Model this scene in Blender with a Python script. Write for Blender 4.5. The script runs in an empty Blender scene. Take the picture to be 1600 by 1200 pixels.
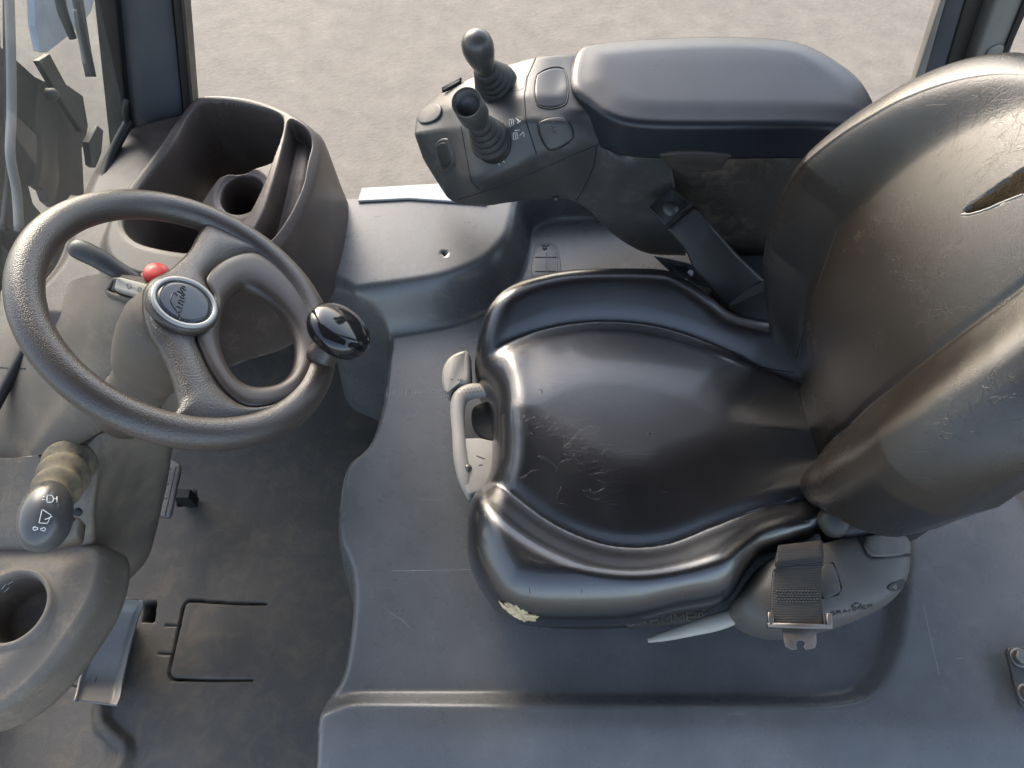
import bpy, math, random
import numpy as np
from mathutils import Vector
from mathutils.bvhtree import BVHTree
rnd = random.Random(7)
sc = bpy.context.scene
COL = sc.collection

# ------------------------------------------------------------------ camera, sky, sun, exposure
CAMZ, PITCH, F = 1.45, math.radians(60), 1160.0
cd = bpy.data.cameras.new("camera"); cam = bpy.data.objects.new("camera", cd); COL.objects.link(cam)
cam.location = (0, 0, CAMZ); cam.rotation_euler = (math.radians(90) - PITCH, 0, 0)
cd.sensor_width = 36; cd.lens = 36 * F / 1600; cd.clip_start = 0.02; cd.clip_end = 3000
sc.camera = cam
SUN_EL, SUN_AZ = math.radians(27), math.radians(-25)          # azimuth clockwise from +Y
w = bpy.data.worlds.new("World"); sc.world = w; w.use_nodes = True
nt = w.node_tree; nt.nodes.clear()
sky = nt.nodes.new("ShaderNodeTexSky"); sky.sky_type = 'NISHITA'; sky.sun_disc = False
sky.sun_elevation = SUN_EL; sky.sun_rotation = SUN_AZ; sky.air_density = 1.0; sky.dust_density = 2.5
bg = nt.nodes.new("ShaderNodeBackground"); bg.inputs[1].default_value = 0.15
wo = nt.nodes.new("ShaderNodeOutputWorld")
hsv = nt.nodes.new('ShaderNodeHueSaturation'); hsv.inputs['Saturation'].default_value = .78
nt.links.new(sky.outputs[0], hsv.inputs['Color']); nt.links.new(hsv.outputs[0], bg.inputs[0]); nt.links.new(bg.outputs[0], wo.inputs[0])
sd = bpy.data.lights.new("sun", 'SUN'); sun = bpy.data.objects.new("sun", sd); COL.objects.link(sun)
sd.energy = 0.5; sd.angle = math.radians(32); sd.color = (1, .89, .76)
sdir = Vector((math.sin(SUN_AZ) * math.cos(SUN_EL), math.cos(SUN_AZ) * math.cos(SUN_EL), math.sin(SUN_EL)))
sun.rotation_euler = sdir.to_track_quat('Z', 'Y').to_euler()
sc.view_settings.view_transform = 'Standard'; sc.view_settings.look = 'None'
sc.view_settings.exposure = 2.0; sc.view_settings.gamma = 1
sc.cycles.use_denoising = True
sc.cycles.max_bounces = 8; sc.cycles.diffuse_bounces = 5; sc.cycles.glossy_bounces = 4
sc.cycles.transparent_max_bounces = 8; sc.cycles.transmission_bounces = 6
sc.cycles.caustics_reflective = False; sc.cycles.caustics_refractive = False

# ------------------------------------------------------------------ geometry helpers
S_, C_ = math.sin(PITCH), math.cos(PITCH)
CAM = np.array([0, 0, CAMZ])
A = lambda *a: np.array(a, float)
def ray(px, py):
    u, v = (px - 800) / F, (600 - py) / F
    return A(u, v * S_ + C_, v * C_ - S_)
def P(px, py, z): d = ray(px, py); return CAM + d * (z - CAMZ) / d[2]      # point seen there at height z
def PY(px, py, y): d = ray(px, py); return CAM + d * y / d[1]
def PX(px, py, x): d = ray(px, py); return CAM + d * x / d[0]
def PL(px, py, o, n): d = ray(px, py); return CAM + d * np.dot(o - CAM, n) / np.dot(d, n)
def PP(pts, z=None): return np.array([P(*q) if z is None else P(q[0], q[1], z) for q in pts])
def proj(p):
    q = np.asarray(p) - CAM
    x, y, d = q[..., 0], q[..., 1] * S_ + q[..., 2] * C_, q[..., 1] * C_ - q[..., 2] * S_
    return np.stack([800 + F * x / d, 600 - F * y / d], -1)
def unit(v): v = np.asarray(v, float); return v / np.linalg.norm(v)
def basis(n):
    n = unit(n); a = A(0, 1, 0) if abs(n[1]) < .9 else A(1, 0, 0)
    e1 = unit(np.cross(a, n)); return e1, np.cross(n, e1), n
def spl(p, n, closed=False):
    p = np.asarray(p, float); k = len(p)
    if k == 2 and not closed:
        t = np.linspace(0, 1, n)[:, None]; return p[0] * (1 - t) + p[1] * t
    t = np.linspace(0, k if closed else k - 1, n, endpoint=not closed)
    i = np.floor(t).astype(int)
    if not closed: i = np.minimum(i, k - 2)
    f = (t - i).reshape(-1, *([1] * (p.ndim - 1)))
    if closed: g = lambda j: p[j % k]
    else:
        q = np.concatenate([(2 * p[0] - p[1])[None], p, (2 * p[-1] - p[-2])[None]]); g = lambda j: q[j + 1]
    a, b, c, d = g(i - 1), g(i), g(i + 1), g(i + 2)
    return .5 * (2 * b + (c - a) * f + (2 * a - 5 * b + 4 * c - d) * f * f + (3 * b - a - 3 * c + d) * f ** 3)
def even(p, n, closed=False):                              # resample a polyline evenly
    p = np.asarray(p, float); q = np.concatenate([p, p[:1]]) if closed else p
    l = np.concatenate([[0], np.cumsum(np.linalg.norm(np.diff(q, axis=0), axis=1))])
    t = np.linspace(0, l[-1], n, endpoint=not closed)
    return np.stack([np.interp(t, l, q[:, k]) for k in range(q.shape[1])], 1)
def ss(a, b, x):
    t = np.clip((x - a) / (b - a), 0, 1); return t * t * (3 - 2 * t)
def dist(pts, line, closed=False):
    a = np.asarray(line, float); b = np.roll(a, -1, 0)
    if not closed: a, b = a[:-1], b[:-1]
    best = np.full(len(pts), 1e9)
    for p, q in zip(a, b):
        d = q - p; h = np.clip(((pts - p) @ d) / max(d @ d, 1e-12), 0, 1)
        best = np.minimum(best, ((pts - p - h[:, None] * d) ** 2).sum(1))
    return np.sqrt(best)
def sdf(pts, poly):
    d = dist(pts, poly, True); ins = np.zeros(len(pts), bool)
    a = np.asarray(poly, float); b = np.roll(a, -1, 0)
    for p, q in zip(a, b):
        c = (p[1] > pts[:, 1]) != (q[1] > pts[:, 1])
        if q[1] != p[1]: ins ^= c & (pts[:, 0] < (q[0] - p[0]) * (pts[:, 1] - p[1]) / (q[1] - p[1]) + p[0])
    return np.where(ins, -d, d)
def sideof(pts, line):                                     # distance to an open line, signed (left of travel > 0)
    a = np.asarray(line, float); best = np.full(len(pts), 1e9); sg = np.ones(len(pts))
    for p, q in zip(a[:-1], a[1:]):
        d = q - p; h = np.clip(((pts - p) @ d) / max(d @ d, 1e-12), 0, 1); r = pts - p - h[:, None] * d
        e = (r ** 2).sum(1); m = e < best - 1e-14; best = np.where(m, e, best)
        sg = np.where(m, np.where(d[0] * r[:, 1] - d[1] * r[:, 0] >= 0, 1, -1), sg)
    return np.sqrt(best) * sg
def grid_faces(nu, nv, cu=False, cv=False, off=0):
    f = []
    for i in range(nu if cu else nu - 1):
        a, b = i * nv, ((i + 1) % nu) * nv
        for j in range(nv if cv else nv - 1):
            k = (j + 1) % nv; f.append((off + a + j, off + b + j, off + b + k, off + a + k))
    return f
ROOT = {}; WV = {}
def empty(name, loc, label=None, cat=None, group=None):
    o = bpy.data.objects.new(name, None); COL.objects.link(o); o.location = loc; o.empty_display_size = .05
    ROOT[o.name] = A(*loc)
    if label: o['label'] = label; o['category'] = cat
    if group: o['group'] = group
    return o
def mk(name, v, f, m, parent=None, smooth=True, label=None, cat=None, kind=None, group=None, fix=True, sharp=None):
    v = np.asarray(v, float)
    if parent is not None: off = ROOT[parent.name]
    else: off = A(v[:, 0].mean(), v[:, 1].mean(), v[:, 2].min())
    me = bpy.data.meshes.new(name); me.from_pydata((v - off).tolist(), [], f); me.materials.append(m)
    if fix:
        import bmesh
        bm = bmesh.new(); bm.from_mesh(me); bmesh.ops.recalc_face_normals(bm, faces=bm.faces); bm.to_mesh(me); bm.free()
    o = bpy.data.objects.new(name, me); COL.objects.link(o)
    if parent is not None: o.parent = parent
    else: o.location = off
    if smooth:
        me.polygons.foreach_set("use_smooth", np.ones(len(me.polygons), bool))
        if sharp:
            me.set_sharp_from_angle(angle=math.radians(sharp))
    ROOT[o.name] = off; WV[o.name] = (v, f)
    if label: o['label'] = label
    if cat: o['category'] = cat
    if kind: o['kind'] = kind
    if group: o['group'] = group
    return o
class B:                                                   # collects shapes into one mesh
    def __init__(s): s.v, s.f = [], []
    def add(s, v, f):
        n = len(s.v); s.v += [tuple(p) for p in v]; s.f += [tuple(i + n for i in q) for q in f]; return s
    def mk(s, name, m, parent=None, **k): return mk(name, s.v, s.f, m, parent, **k)
def g_surf(rows, nu, nv):
    r = np.asarray(rows, float); r = np.stack([spl(q, nv) for q in r]); r = spl(r, nu)
    return r.reshape(-1, 3), grid_faces(nu, nv)
def g_loft(rings, cap0=True, cap1=True):
    r = np.asarray(rings, float); nu, nv = r.shape[:2]; v = r.reshape(-1, 3).tolist(); f = grid_faces(nu, nv, cv=True)
    if cap0: f.append(tuple(range(nv))[::-1])
    if cap1: f.append(tuple(range((nu - 1) * nv, nu * nv)))
    return v, f
def g_tube(path, rad, n=12, k=None, flat=None, up=None):
    p = np.asarray(path, float); rad = np.broadcast_to(np.asarray(rad, float), (len(p),)) if np.ndim(rad) == 0 else np.asarray(rad, float)
    if k:
        if len(rad) == len(p): rad = spl(rad[:, None], k)[:, 0]
        p = spl(p, k)
    t = np.gradient(p, axis=0); t /= np.linalg.norm(t, axis=1)[:, None]
    a = unit(up) if up is not None else (A(0, 0, 1) if abs(t[0][2]) < .9 else A(1, 0, 0))
    rings = []; ang = np.linspace(0, 2 * np.pi, n, endpoint=False)
    for q, d, r in zip(p, t, rad):
        e1 = a - d * np.dot(a, d); e1 = unit(e1); e2 = np.cross(d, e1); a = e1 if up is None else a
        fl = 1 if flat is None else flat
        rings.append(q + r * (np.outer(np.cos(ang) * fl, e1) + np.outer(np.sin(ang), e2)))
    return g_loft(rings)
def g_lathe(o, axis, prof, n=32, ex=1.0, e1=None):        # prof: (radius, height along axis)
    a, b, c = basis(axis)
    if e1 is not None:
        a = unit(np.asarray(e1) - c * np.dot(e1, c)); b = np.cross(c, a)
    ang = np.linspace(0, 2 * np.pi, n, endpoint=False)
    rings = [np.asarray(o) + c * h + r * (np.outer(np.cos(ang) * ex, a) + np.outer(np.sin(ang), b)) for r, h in prof]
    return g_loft(rings)
def inset(ring, d, up):
    r = np.asarray(ring, float); t = np.roll(r, -1, 0) - np.roll(r, 1, 0); nrm = np.cross(up, t)
    nrm /= np.maximum(np.linalg.norm(nrm, axis=1), 1e-9)[:, None]
    c = r - r.mean(0); area = np.dot(np.cross(c, np.roll(c, -1, 0)).sum(0), up)
    return r + nrm * d * (1 if area > 0 else -1)
def g_pillow(ring, up, prof, cap0=True, cap1=True):        # prof: (inset, height)
    up = unit(up); return g_loft([inset(ring, i, up) + up * h for i, h in prof], cap0, cap1)
def slab(ring, up, h, bev, seg=4):
    pr = [(0, 0), (0, h - bev)] + [(bev * (1 - math.cos(a)), h - bev + bev * math.sin(a)) for a in np.linspace(0, math.pi / 2, seg + 1)[1:]]
    return g_pillow(ring, up, pr)
def g_box(c, sx, sy, sz, ax=None):
    e = np.eye(3) if ax is None else np.asarray(ax)
    v = [np.asarray(c) + e[0] * sx * i / 2 + e[1] * sy * j / 2 + e[2] * sz * k / 2 for i in (-1, 1) for j in (-1, 1) for k in (-1, 1)]
    return v, [(0, 1, 3, 2), (4, 6, 7, 5), (0, 4, 5, 1), (2, 3, 7, 6), (0, 2, 6, 4), (1, 5, 7, 3)]
def rounded(pts, n=48, closed=True): return even(spl(pts, 240, closed), n, closed)
def rect_ring(cs, r=.25, n=10):                            # quad corners -> ring with rounded corners (r as a share of the edge)
    cs = [np.asarray(c, float) for c in cs]; out = []
    for i, c in enumerate(cs):
        a, b = cs[i - 1], cs[(i + 1) % len(cs)]; p, q = c + (a - c) * r, c + (b - c) * r
        for t in np.linspace(0, 1, n): out.append((1 - t) ** 2 * p + 2 * t * (1 - t) * c + t * t * q)
    return np.array(out)
def hfield(x0, x1, y0, y1, st, zf):
    xs = np.arange(x0, x1 + st / 2, st); ys = np.arange(y0, y1 + st / 2, st)
    X, Y = np.meshgrid(xs, ys, indexing='ij'); p = np.stack([X.ravel(), Y.ravel()], 1)
    return np.column_stack([p, zf(p)]), grid_faces(len(xs), len(ys))
def tree(*obs):
    vs, fs = [], []
    for o in obs:
        v, f = WV[o.name]; n = len(vs); vs += [tuple(q) for q in v]; fs += [tuple(i + n for i in q) for q in f]
    return BVHTree.FromPolygons(vs, fs)
def hit(t, px, py):
    d = unit(ray(px, py)); l, n, i, dd = t.ray_cast(Vector(CAM), Vector(d))
    if l is None: return None
    n = np.array(n); n = n if np.dot(n, d) < 0 else -n
    return np.array(l), n
def on(t, pts, fall=None):
    out = []; ns = []
    for q in pts:
        h = hit(t, *q)
        if h is None: continue
        out.append(h[0]); ns.append(h[1])
    return np.array(out), unit(np.mean(ns, 0))
def strokes(name, t, lines, r, m, parent, lift=.0003, sides=6, **k):
    b = B()
    for ln in lines:
        ln = even(np.array(ln, float), max(2, int(np.linalg.norm(np.diff(np.array(ln, float), axis=0), axis=1).sum() / 2.5) + 1))
        p, n = on(t, ln)
        if len(p) < 2: continue
        b.add(*g_tube(p + n * lift, r, sides))
    if len(lines) > 1: k.setdefault('kind', 'stuff')
    return b.mk(name, m, parent, **k) if b.v else None

def patch(t, quad, h, n=26, k=.34, bev=.10):
    """rounded panel cast on a surface: quad corners in picture space, raised by h with rolled edges"""
    q = np.array(quad, float); vs = []; last = None; cols = np.linspace(-1, 1, n)
    for a in cols:
        for b in cols:
            x, y = a * math.sqrt(1 - k * b * b), b * math.sqrt(1 - k * a * a)
            x, y = x / math.sqrt(1 - k * .0), y
            p = (q[0] * (1 - x) * (1 - y) + q[1] * (1 + x) * (1 - y) + q[2] * (1 + x) * (1 + y) + q[3] * (1 - x) * (1 + y)) / 4
            r = hit(t, *p); e = 1 - max(abs(a), abs(b))
            r = r or last or hit(t, *q.mean(0)); last = r
            vs.append(r[0] + r[1] * (h * math.sqrt(max(0, 1 - (1 - min(1, e / bev)) ** 2)) - .0006))
    edge = []
    for a in cols: edge.append((a, -1))
    for b in cols[1:]: edge.append((1, b))
    for a in cols[::-1][1:]: edge.append((a, 1))
    for b in cols[::-1][1:]: edge.append((-1, b))
    px = []
    for a, b in edge:
        x, y = a * math.sqrt(1 - k * b * b), b * math.sqrt(1 - k * a * a)
        px.append(tuple((q[0] * (1 - x) * (1 - y) + q[1] * (1 + x) * (1 - y) + q[2] * (1 + x) * (1 + y) + q[3] * (1 - x) * (1 + y)) / 4))
    return vs, grid_faces(n, n), px

# ------------------------------------------------------------------ materials
def srgb(r, g, b): return tuple(((c / 255 + .055) / 1.055) ** 2.4 if c > 10 else c / 255 / 12.92 for c in (r, g, b))
def mat(name, base, rough=.45, metal=0, grain=None, rvar=.1, dust=None, scr=None, spec=.5, wrinkle=None, cell=None, spots=None, coat=0, weave=None, mottle=None, speck=None):
    m = bpy.data.materials.new(name); m.use_nodes = True; n = m.node_tree.nodes; L = m.node_tree.links
    p = n["Principled BSDF"]; p.inputs["Metallic"].default_value = metal; p.inputs["Specular IOR Level"].default_value = spec
    p.inputs["Coat Weight"].default_value = coat; p.inputs["Coat Roughness"].default_value = .12
    tc = n.new("ShaderNodeTexCoord").outputs["Object"]
    def noise(s, det=4, ro=.6, vec=None, dist=0):
        q = n.new("ShaderNodeTexNoise"); q.inputs["Scale"].default_value = s; q.inputs["Detail"].default_value = det
        q.inputs["Roughness"].default_value = ro; q.inputs["Distortion"].default_value = dist; L.new(vec or tc, q.inputs["Vector"]); return q.outputs["Fac"]
    def rng(x, a, b, c, d):
        q = n.new("ShaderNodeMapRange"); L.new(x, q.inputs[0])
        for i, val in enumerate((a, b, c, d)): q.inputs[i + 1].default_value = val
        return q.outputs[0]
    def mth(op, x, y):
        q = n.new("ShaderNodeMath"); q.operation = op
        for i, z in enumerate((x, y)):
            if isinstance(z, (int, float)): q.inputs[i].default_value = z
            else: L.new(z, q.inputs[i])
        return q.outputs[0]
    def mix(f, a, b):
        q = n.new("ShaderNodeMix"); q.data_type = 'RGBA'; L.new(f, q.inputs[0])
        for i, z in ((6, a), (7, b)):
            if isinstance(z, tuple): q.inputs[i].default_value = (*z, 1)
            else: L.new(z, q.inputs[i])
        return q.outputs[2]
    def mapping(sx, sy, sz, rot=(0, 0, 0)):
        q = n.new("ShaderNodeMapping"); q.inputs["Scale"].default_value = (sx, sy, sz); q.inputs["Rotation"].default_value = rot
        L.new(tc, q.inputs[0]); return q.outputs[0]
    col = mix(rng(noise(9, 5), .3, .7, 0, 1), tuple(c * .82 for c in base), tuple(c * 1.18 for c in base))
    rg = rng(noise(14, 6, .7), .3, .7, rough - rvar, rough + rvar)
    hs = []
    if dust:                                               # (colour, amount 0..1, scale)
        dc, am, s = dust; dn = mth('ADD', mth('MULTIPLY', noise(s, 8, .65), .6), mth('MULTIPLY', noise(s * 9, 6, .7), .4))
        df = rng(dn, .62 - .3 * am, .78 - .25 * am, 0, min(1, .35 + am * .5)); col = mix(df, col, dc)
        rg = mth('ADD', rg, mth('MULTIPLY', df, .22))
    if mottle:
        mc, lo, hi, s, am = mottle; col = mix(rng(noise(s, 9, .7, None, .6), lo, hi, 0, am), col, mc)
    if scr:                                                # light scuffs: (colour, scale, threshold, amount)
        scc, s, th, am = scr
        for rot in ((0, 0, .5), (0, 0, 1.9)):
            f = mth('MULTIPLY', rng(noise(s, 2, .5, mapping(1, 14, 1, rot)), th, th + .04, 0, am), rng(noise(5, 3), .5, .62, 0, 1))
            col = mix(f, col, scc)
    if spots:                                              # pale specks: (colour, scale, size, amount)
        spc, s, sz, am = spots; v = n.new("ShaderNodeTexVoronoi"); v.inputs["Scale"].default_value = s; L.new(tc, v.inputs["Vector"])
        f = mth('MULTIPLY', rng(v.outputs["Distance"], sz * .6, sz, am, 0), rng(noise(s * .3, 3), .52, .6, 0, 1)); col = mix(f, col, spc)
    if speck:
        for k_, a_ in ((speck[0], speck[1]), (speck[0] * 4.3, speck[1] * .8)):
            col = mix(rng(noise(k_, 5, .75), .35, .65, 0, a_), col, tuple(min(1, c * 1.9) for c in base)); col = mix(rng(noise(k_ * 1.37, 5, .75), .52, .72, 0, a_), col, tuple(c * .4 for c in base))
    if grain: hs.append((rng(noise(grain[0], 3, .6), .3, .7, 0, 1), grain[1]))
    if cell:
        v = n.new("ShaderNodeTexVoronoi"); v.feature = 'SMOOTH_F1'; v.inputs["Scale"].default_value = cell[0]; v.inputs["Smoothness"].default_value = .35
        q = n.new("ShaderNodeMix"); q.data_type = 'VECTOR'; q.inputs[0].default_value = .0009
        nn = n.new("ShaderNodeTexNoise"); nn.inputs["Scale"].default_value = 180; L.new(tc, nn.inputs["Vector"])
        L.new(tc, q.inputs[4]); L.new(nn.outputs["Color"], q.inputs[5]); L.new(q.outputs[1], v.inputs["Vector"])
        hs.append((rng(v.outputs["Distance"], .1, .75, 1, 0), cell[1]))
    if wrinkle:                                            # (scale, depth, lo, hi, stretch, rot)
        s, dp, lo, hi, st, rot = wrinkle
        mp = mapping(1, st, 1, (0, 0, rot)); q = n.new("ShaderNodeMix"); q.data_type = 'VECTOR'; q.inputs[0].default_value = .05
        nn = n.new("ShaderNodeTexNoise"); nn.inputs["Scale"].default_value = 25; nn.inputs["Detail"].default_value = 4; L.new(tc, nn.inputs["Vector"])
        L.new(mp, q.inputs[4]); L.new(nn.outputs["Color"], q.inputs[5])
        tot = None
        for k, am in ((s, 1.0), (s * 2.3, .6)):
            v = n.new("ShaderNodeTexVoronoi"); v.feature = 'DISTANCE_TO_EDGE'; v.inputs["Scale"].default_value = k; L.new(q.outputs[1], v.inputs["Vector"])
            e = mth('MULTIPLY', rng(v.outputs["Distance"], 0, .05, 1, 0), mth('MULTIPLY', rng(noise(s * .35, 3, .5), lo, hi, 0, 1), am))
            tot = e if tot is None else mth('ADD', tot, e)
        hs.append((mth('MULTIPLY', tot, -1), dp))
    if weave:
        wv = n.new("ShaderNodeTexWave"); wv.inputs["Scale"].default_value = weave[0]; wv.bands_direction = 'Y'; L.new(tc, wv.inputs["Vector"]); hs.append((wv.outputs["Fac"], weave[1]))
    nrm = None
    for h, dp in hs:
        b = n.new("ShaderNodeBump"); b.inputs["Strength"].default_value = 1; b.inputs["Distance"].default_value = dp
        L.new(h, b.inputs["Height"])
        if nrm is not None: L.new(nrm, b.inputs["Normal"])
        nrm = b.outputs[0]
    if nrm is not None: L.new(nrm, p.inputs["Normal"])
    L.new(col, p.inputs["Base Color"]); L.new(rg, p.inputs["Roughness"])
    return m
DUST = srgb(158, 138, 112)
M = dict(
 vinyl=mat("black_vinyl", (.008, .008, .009), .20, spec=1.0, coat=.6,  grain=(1100, .00012), rvar=.03, wrinkle=(45, .00008, .34, .66, 2.0, .4)),
 vinyl_back=mat("worn_vinyl", (.013, .0105, .0085), .25, spec=.75, grain=(1100, .00012), rvar=.04, wrinkle=(45, .00010, .34, .66, 2.0, 1.0), dust=(srgb(72, 56, 43), .22, 9)),
 deck=mat("grey_moulding", (.096, .097, .097), .28, spec=.65, grain=(900, .00006), rvar=.035, scr=((.22, .23, .24), 26, .70, .5), spots=((.3, .31, .31), 60, .06, .6), dust=(srgb(120, 114, 104), .12, 4)),
 dash=mat("dusty_plastic", (.110, .090, .071), .55, grain=(700, .00022), rvar=.06, dust=(srgb(136, 122, 102), .35, 26), spots=((.3, .27, .22), 90, .05, .4)),
 dash_dirty=mat("very_dusty_plastic", (.130, .109, .088), .55, grain=(700, .0002), rvar=.05, dust=(srgb(146, 130, 108), .4, 24), spots=((.34, .3, .24), 70, .07, .5)),
 tray=mat("charcoal_plastic", (.072, .055, .046), .38, grain=(800, .00015), rvar=.05, dust=(srgb(136, 112, 96), .28, 16), spots=((.35, .34, .32), 75, .06, .5)),
 wheel=mat("pebbled_grip", (.054, .043, .036), .31, spec=.75, cell=(640, .00024), rvar=.05, dust=(srgb(110, 98, 84), .2, 7)),
 insert=mat("smooth_insert", (.060, .046, .038), .34, spec=.5, grain=(900, .00005), rvar=.05),
 pad=mat("armrest_skin_sky_tint", (.019, .021, .026), .30, spec=.42, coat=.0, grain=(900, .00005), rvar=.03),  # black skin; slight blue in the base colour stands in for reflected sky
 console=mat("console_plastic", (.052, .051, .049), .38, grain=(850, .00012), rvar=.06, dust=(srgb(112, 104, 92), .35, 9)),
 console_dark=mat("dark_console_plastic", (.020, .020, .019), .5, grain=(850, .0001), rvar=.06, dust=(srgb(100, 92, 78), .18, 6)),
 knob=mat("worn_knob", (.055, .052, .048), .34, grain=(500, .00006), rvar=.1),
 rubber=mat("rubber", (.028, .026, .024), .6, grain=(600, .0001), dust=(srgb(110, 100, 84), .25, 15)),
 rubber_dusty=mat("dusty_rubber", (.07, .062, .05), .7, grain=(500, .0002), dust=(srgb(140, 126, 100), .75, 12)),
 black=mat("black_recess", (.006, .006, .006), .6),
 gloss=mat("gloss_black", (.012, .012, .013), .09, rvar=.03, spec=.6, spots=((.3, .3, .3), 120, .05, .25)),
 red=mat("red_plastic", (.55, .018, .012), .4, rvar=.05),
 white=mat("white_print", (.75, .75, .72), .5),
 printgrey=mat("grey_print", (.42, .41, .39), .55),
 silver=mat("silver_ring", (.36, .35, .33), .35, metal=.4),
 badge=mat("badge_face", (.045, .05, .06), .16, rvar=.03),
 badge_logo=mat("badge_logo", (.012, .012, .014), .2),
 beige=mat("pale_grey_plastic", (.30, .278, .24), .5, grain=(600, .0001), dust=(srgb(130, 118, 98), .3, 14)),
 steel=mat("worn_steel", (.17, .155, .14), .45, metal=.8, grain=(300, .0001), rvar=.1, dust=(srgb(120, 110, 95), .15, 20)),
 pedal=mat("pedal_metal", (.17, .165, .155), .48, metal=.3, grain=(200, .0002), rvar=.1, dust=(srgb(120, 110, 95), .25, 25)),
 pedal_dull=mat("pedal_rubber", (.10, .10, .098), .5, grain=(300, .0002), dust=(DUST, .3, 20)),
 mat=mat("floor_rubber", (.066, .060, .051), .55, grain=(350, .0003), rvar=.06, mottle=(srgb(122, 108, 86), .46, .70, 22, .34), spots=((.22, .2, .17), 110, .05, .4)),
 web=mat("belt_webbing", (.022, .020, .018), .55, weave=(160, .0009), dust=(srgb(96, 86, 72), .25, 12)),
 trim=mat("seat_trim", (.075, .070, .062), .5, grain=(650, .00015), dust=(srgb(124, 114, 96), .3, 10)),
 shell=mat("seat_shell", (.016, .015, .014), .5, grain=(700, .0001)),
 foam=mat("torn_foam", (.70, .56, .34), .9, grain=(260, .002), mottle=((.36, .25, .13), .5, .75, 60, .6)),
 foam_dark=mat("old_foam", (.17, .12, .065), .9, grain=(260, .002)),
 paint=mat("dark_paint", (.065, .070, .078), .34, grain=(500, .00004), rvar=.06, dust=(srgb(110, 106, 96), .15, 8)),
 mast=mat("mast_steel", (.026, .026, .024), .55, grain=(300, .0002), dust=(srgb(120, 112, 96), .22, 6), spots=((.4, .38, .34), 40, .06, .5)),
 pale=mat("sunlit_steel", (.30, .33, .36), .4, grain=(300, .0001)),  # steel with sunlight painted in as a pale tone
 seal=mat("rubber_seal", (.012, .011, .011), .5),
 greyframe=mat("grey_frame", (.20, .19, .17), .45, grain=(500, .0001), dust=(srgb(140, 130, 112), .3, 9)),
 brownframe=mat("brown_frame", (.045, .040, .034), .5, grain=(500, .0001), dust=(srgb(120, 108, 90), .25, 9)),  # one dark brown colour for frame strips, pivot bar and bolt
 sill=mat("sill_plate", (.38, .39, .39), .4, grain=(400, .0001)),
 roof=mat("roof_paint", (.06, .056, .05), .5),
 brown=mat("brown_plastic", (.040, .033, .028), .5, grain=(800, .0002), dust=(srgb(120, 106, 88), .35, 7)),
)
def ground_mat():
    m = mat("concrete", (.200, .172, .136), .85, grain=(70, .0008), rvar=.05, mottle=((.15, .132, .108), .42, .68, 1.3, .65), spots=((.06, .055, .05), 17, .07, .6), speck=(30, .14))
    return m
M['ground'] = ground_mat()
def glass_mat():
    m = bpy.data.materials.new("windscreen_glass"); m.use_nodes = True; n = m.node_tree.nodes; L = m.node_tree.links; n.clear()
    o = n.new("ShaderNodeOutputMaterial"); g = n.new("ShaderNodeBsdfGlossy"); g.inputs["Roughness"].default_value = .03
    t = n.new("ShaderNodeBsdfTransparent"); t.inputs[0].default_value = (.95, .965, .955, 1)
    fr = n.new("ShaderNodeFresnel"); fr.inputs[0].default_value = 1.45; mx = n.new("ShaderNodeMixShader")
    ge = n.new('ShaderNodeNewGeometry'); mf = n.new('ShaderNodeMath'); mf.operation = 'MULTIPLY'; iv = n.new('ShaderNodeMath'); iv.operation = 'SUBTRACT'; iv.inputs[0].default_value = 1
    L.new(ge.outputs['Backfacing'], iv.inputs[1]); L.new(iv.outputs[0], mf.inputs[0]); L.new(fr.outputs[0], mf.inputs[1]); L.new(mf.outputs[0], mx.inputs[0]); L.new(t.outputs[0], mx.inputs[1]); L.new(g.outputs[0], mx.inputs[2])
    d = n.new("ShaderNodeBsdfDiffuse"); d.inputs[0].default_value = (.55, .52, .46, 1); m2 = n.new("ShaderNodeMixShader")
    ns = n.new("ShaderNodeTexNoise"); ns.inputs["Scale"].default_value = 6; ns.inputs["Detail"].default_value = 8
    r = n.new("ShaderNodeMapRange"); r.inputs[1].default_value = .3; r.inputs[2].default_value = .8; r.inputs[3].default_value = .03; r.inputs[4].default_value = .13
    tc = n.new("ShaderNodeTexCoord"); L.new(tc.outputs["Object"], ns.inputs[0]); L.new(ns.outputs[0], r.inputs[0]); L.new(r.outputs[0], m2.inputs[0])
    L.new(mx.outputs[0], m2.inputs[1]); L.new(d.outputs[0], m2.inputs[2]); L.new(m2.outputs[0], o.inputs[0]); return m
M['glass'] = glass_mat()

# ------------------------------------------------------------------ ground outside
G = 600.0
v, f = hfield(-G, G, -G, G, 60, lambda p: np.full(len(p), -.6))
mk("ground", v, f, M['ground'], kind='structure', smooth=False)

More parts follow.
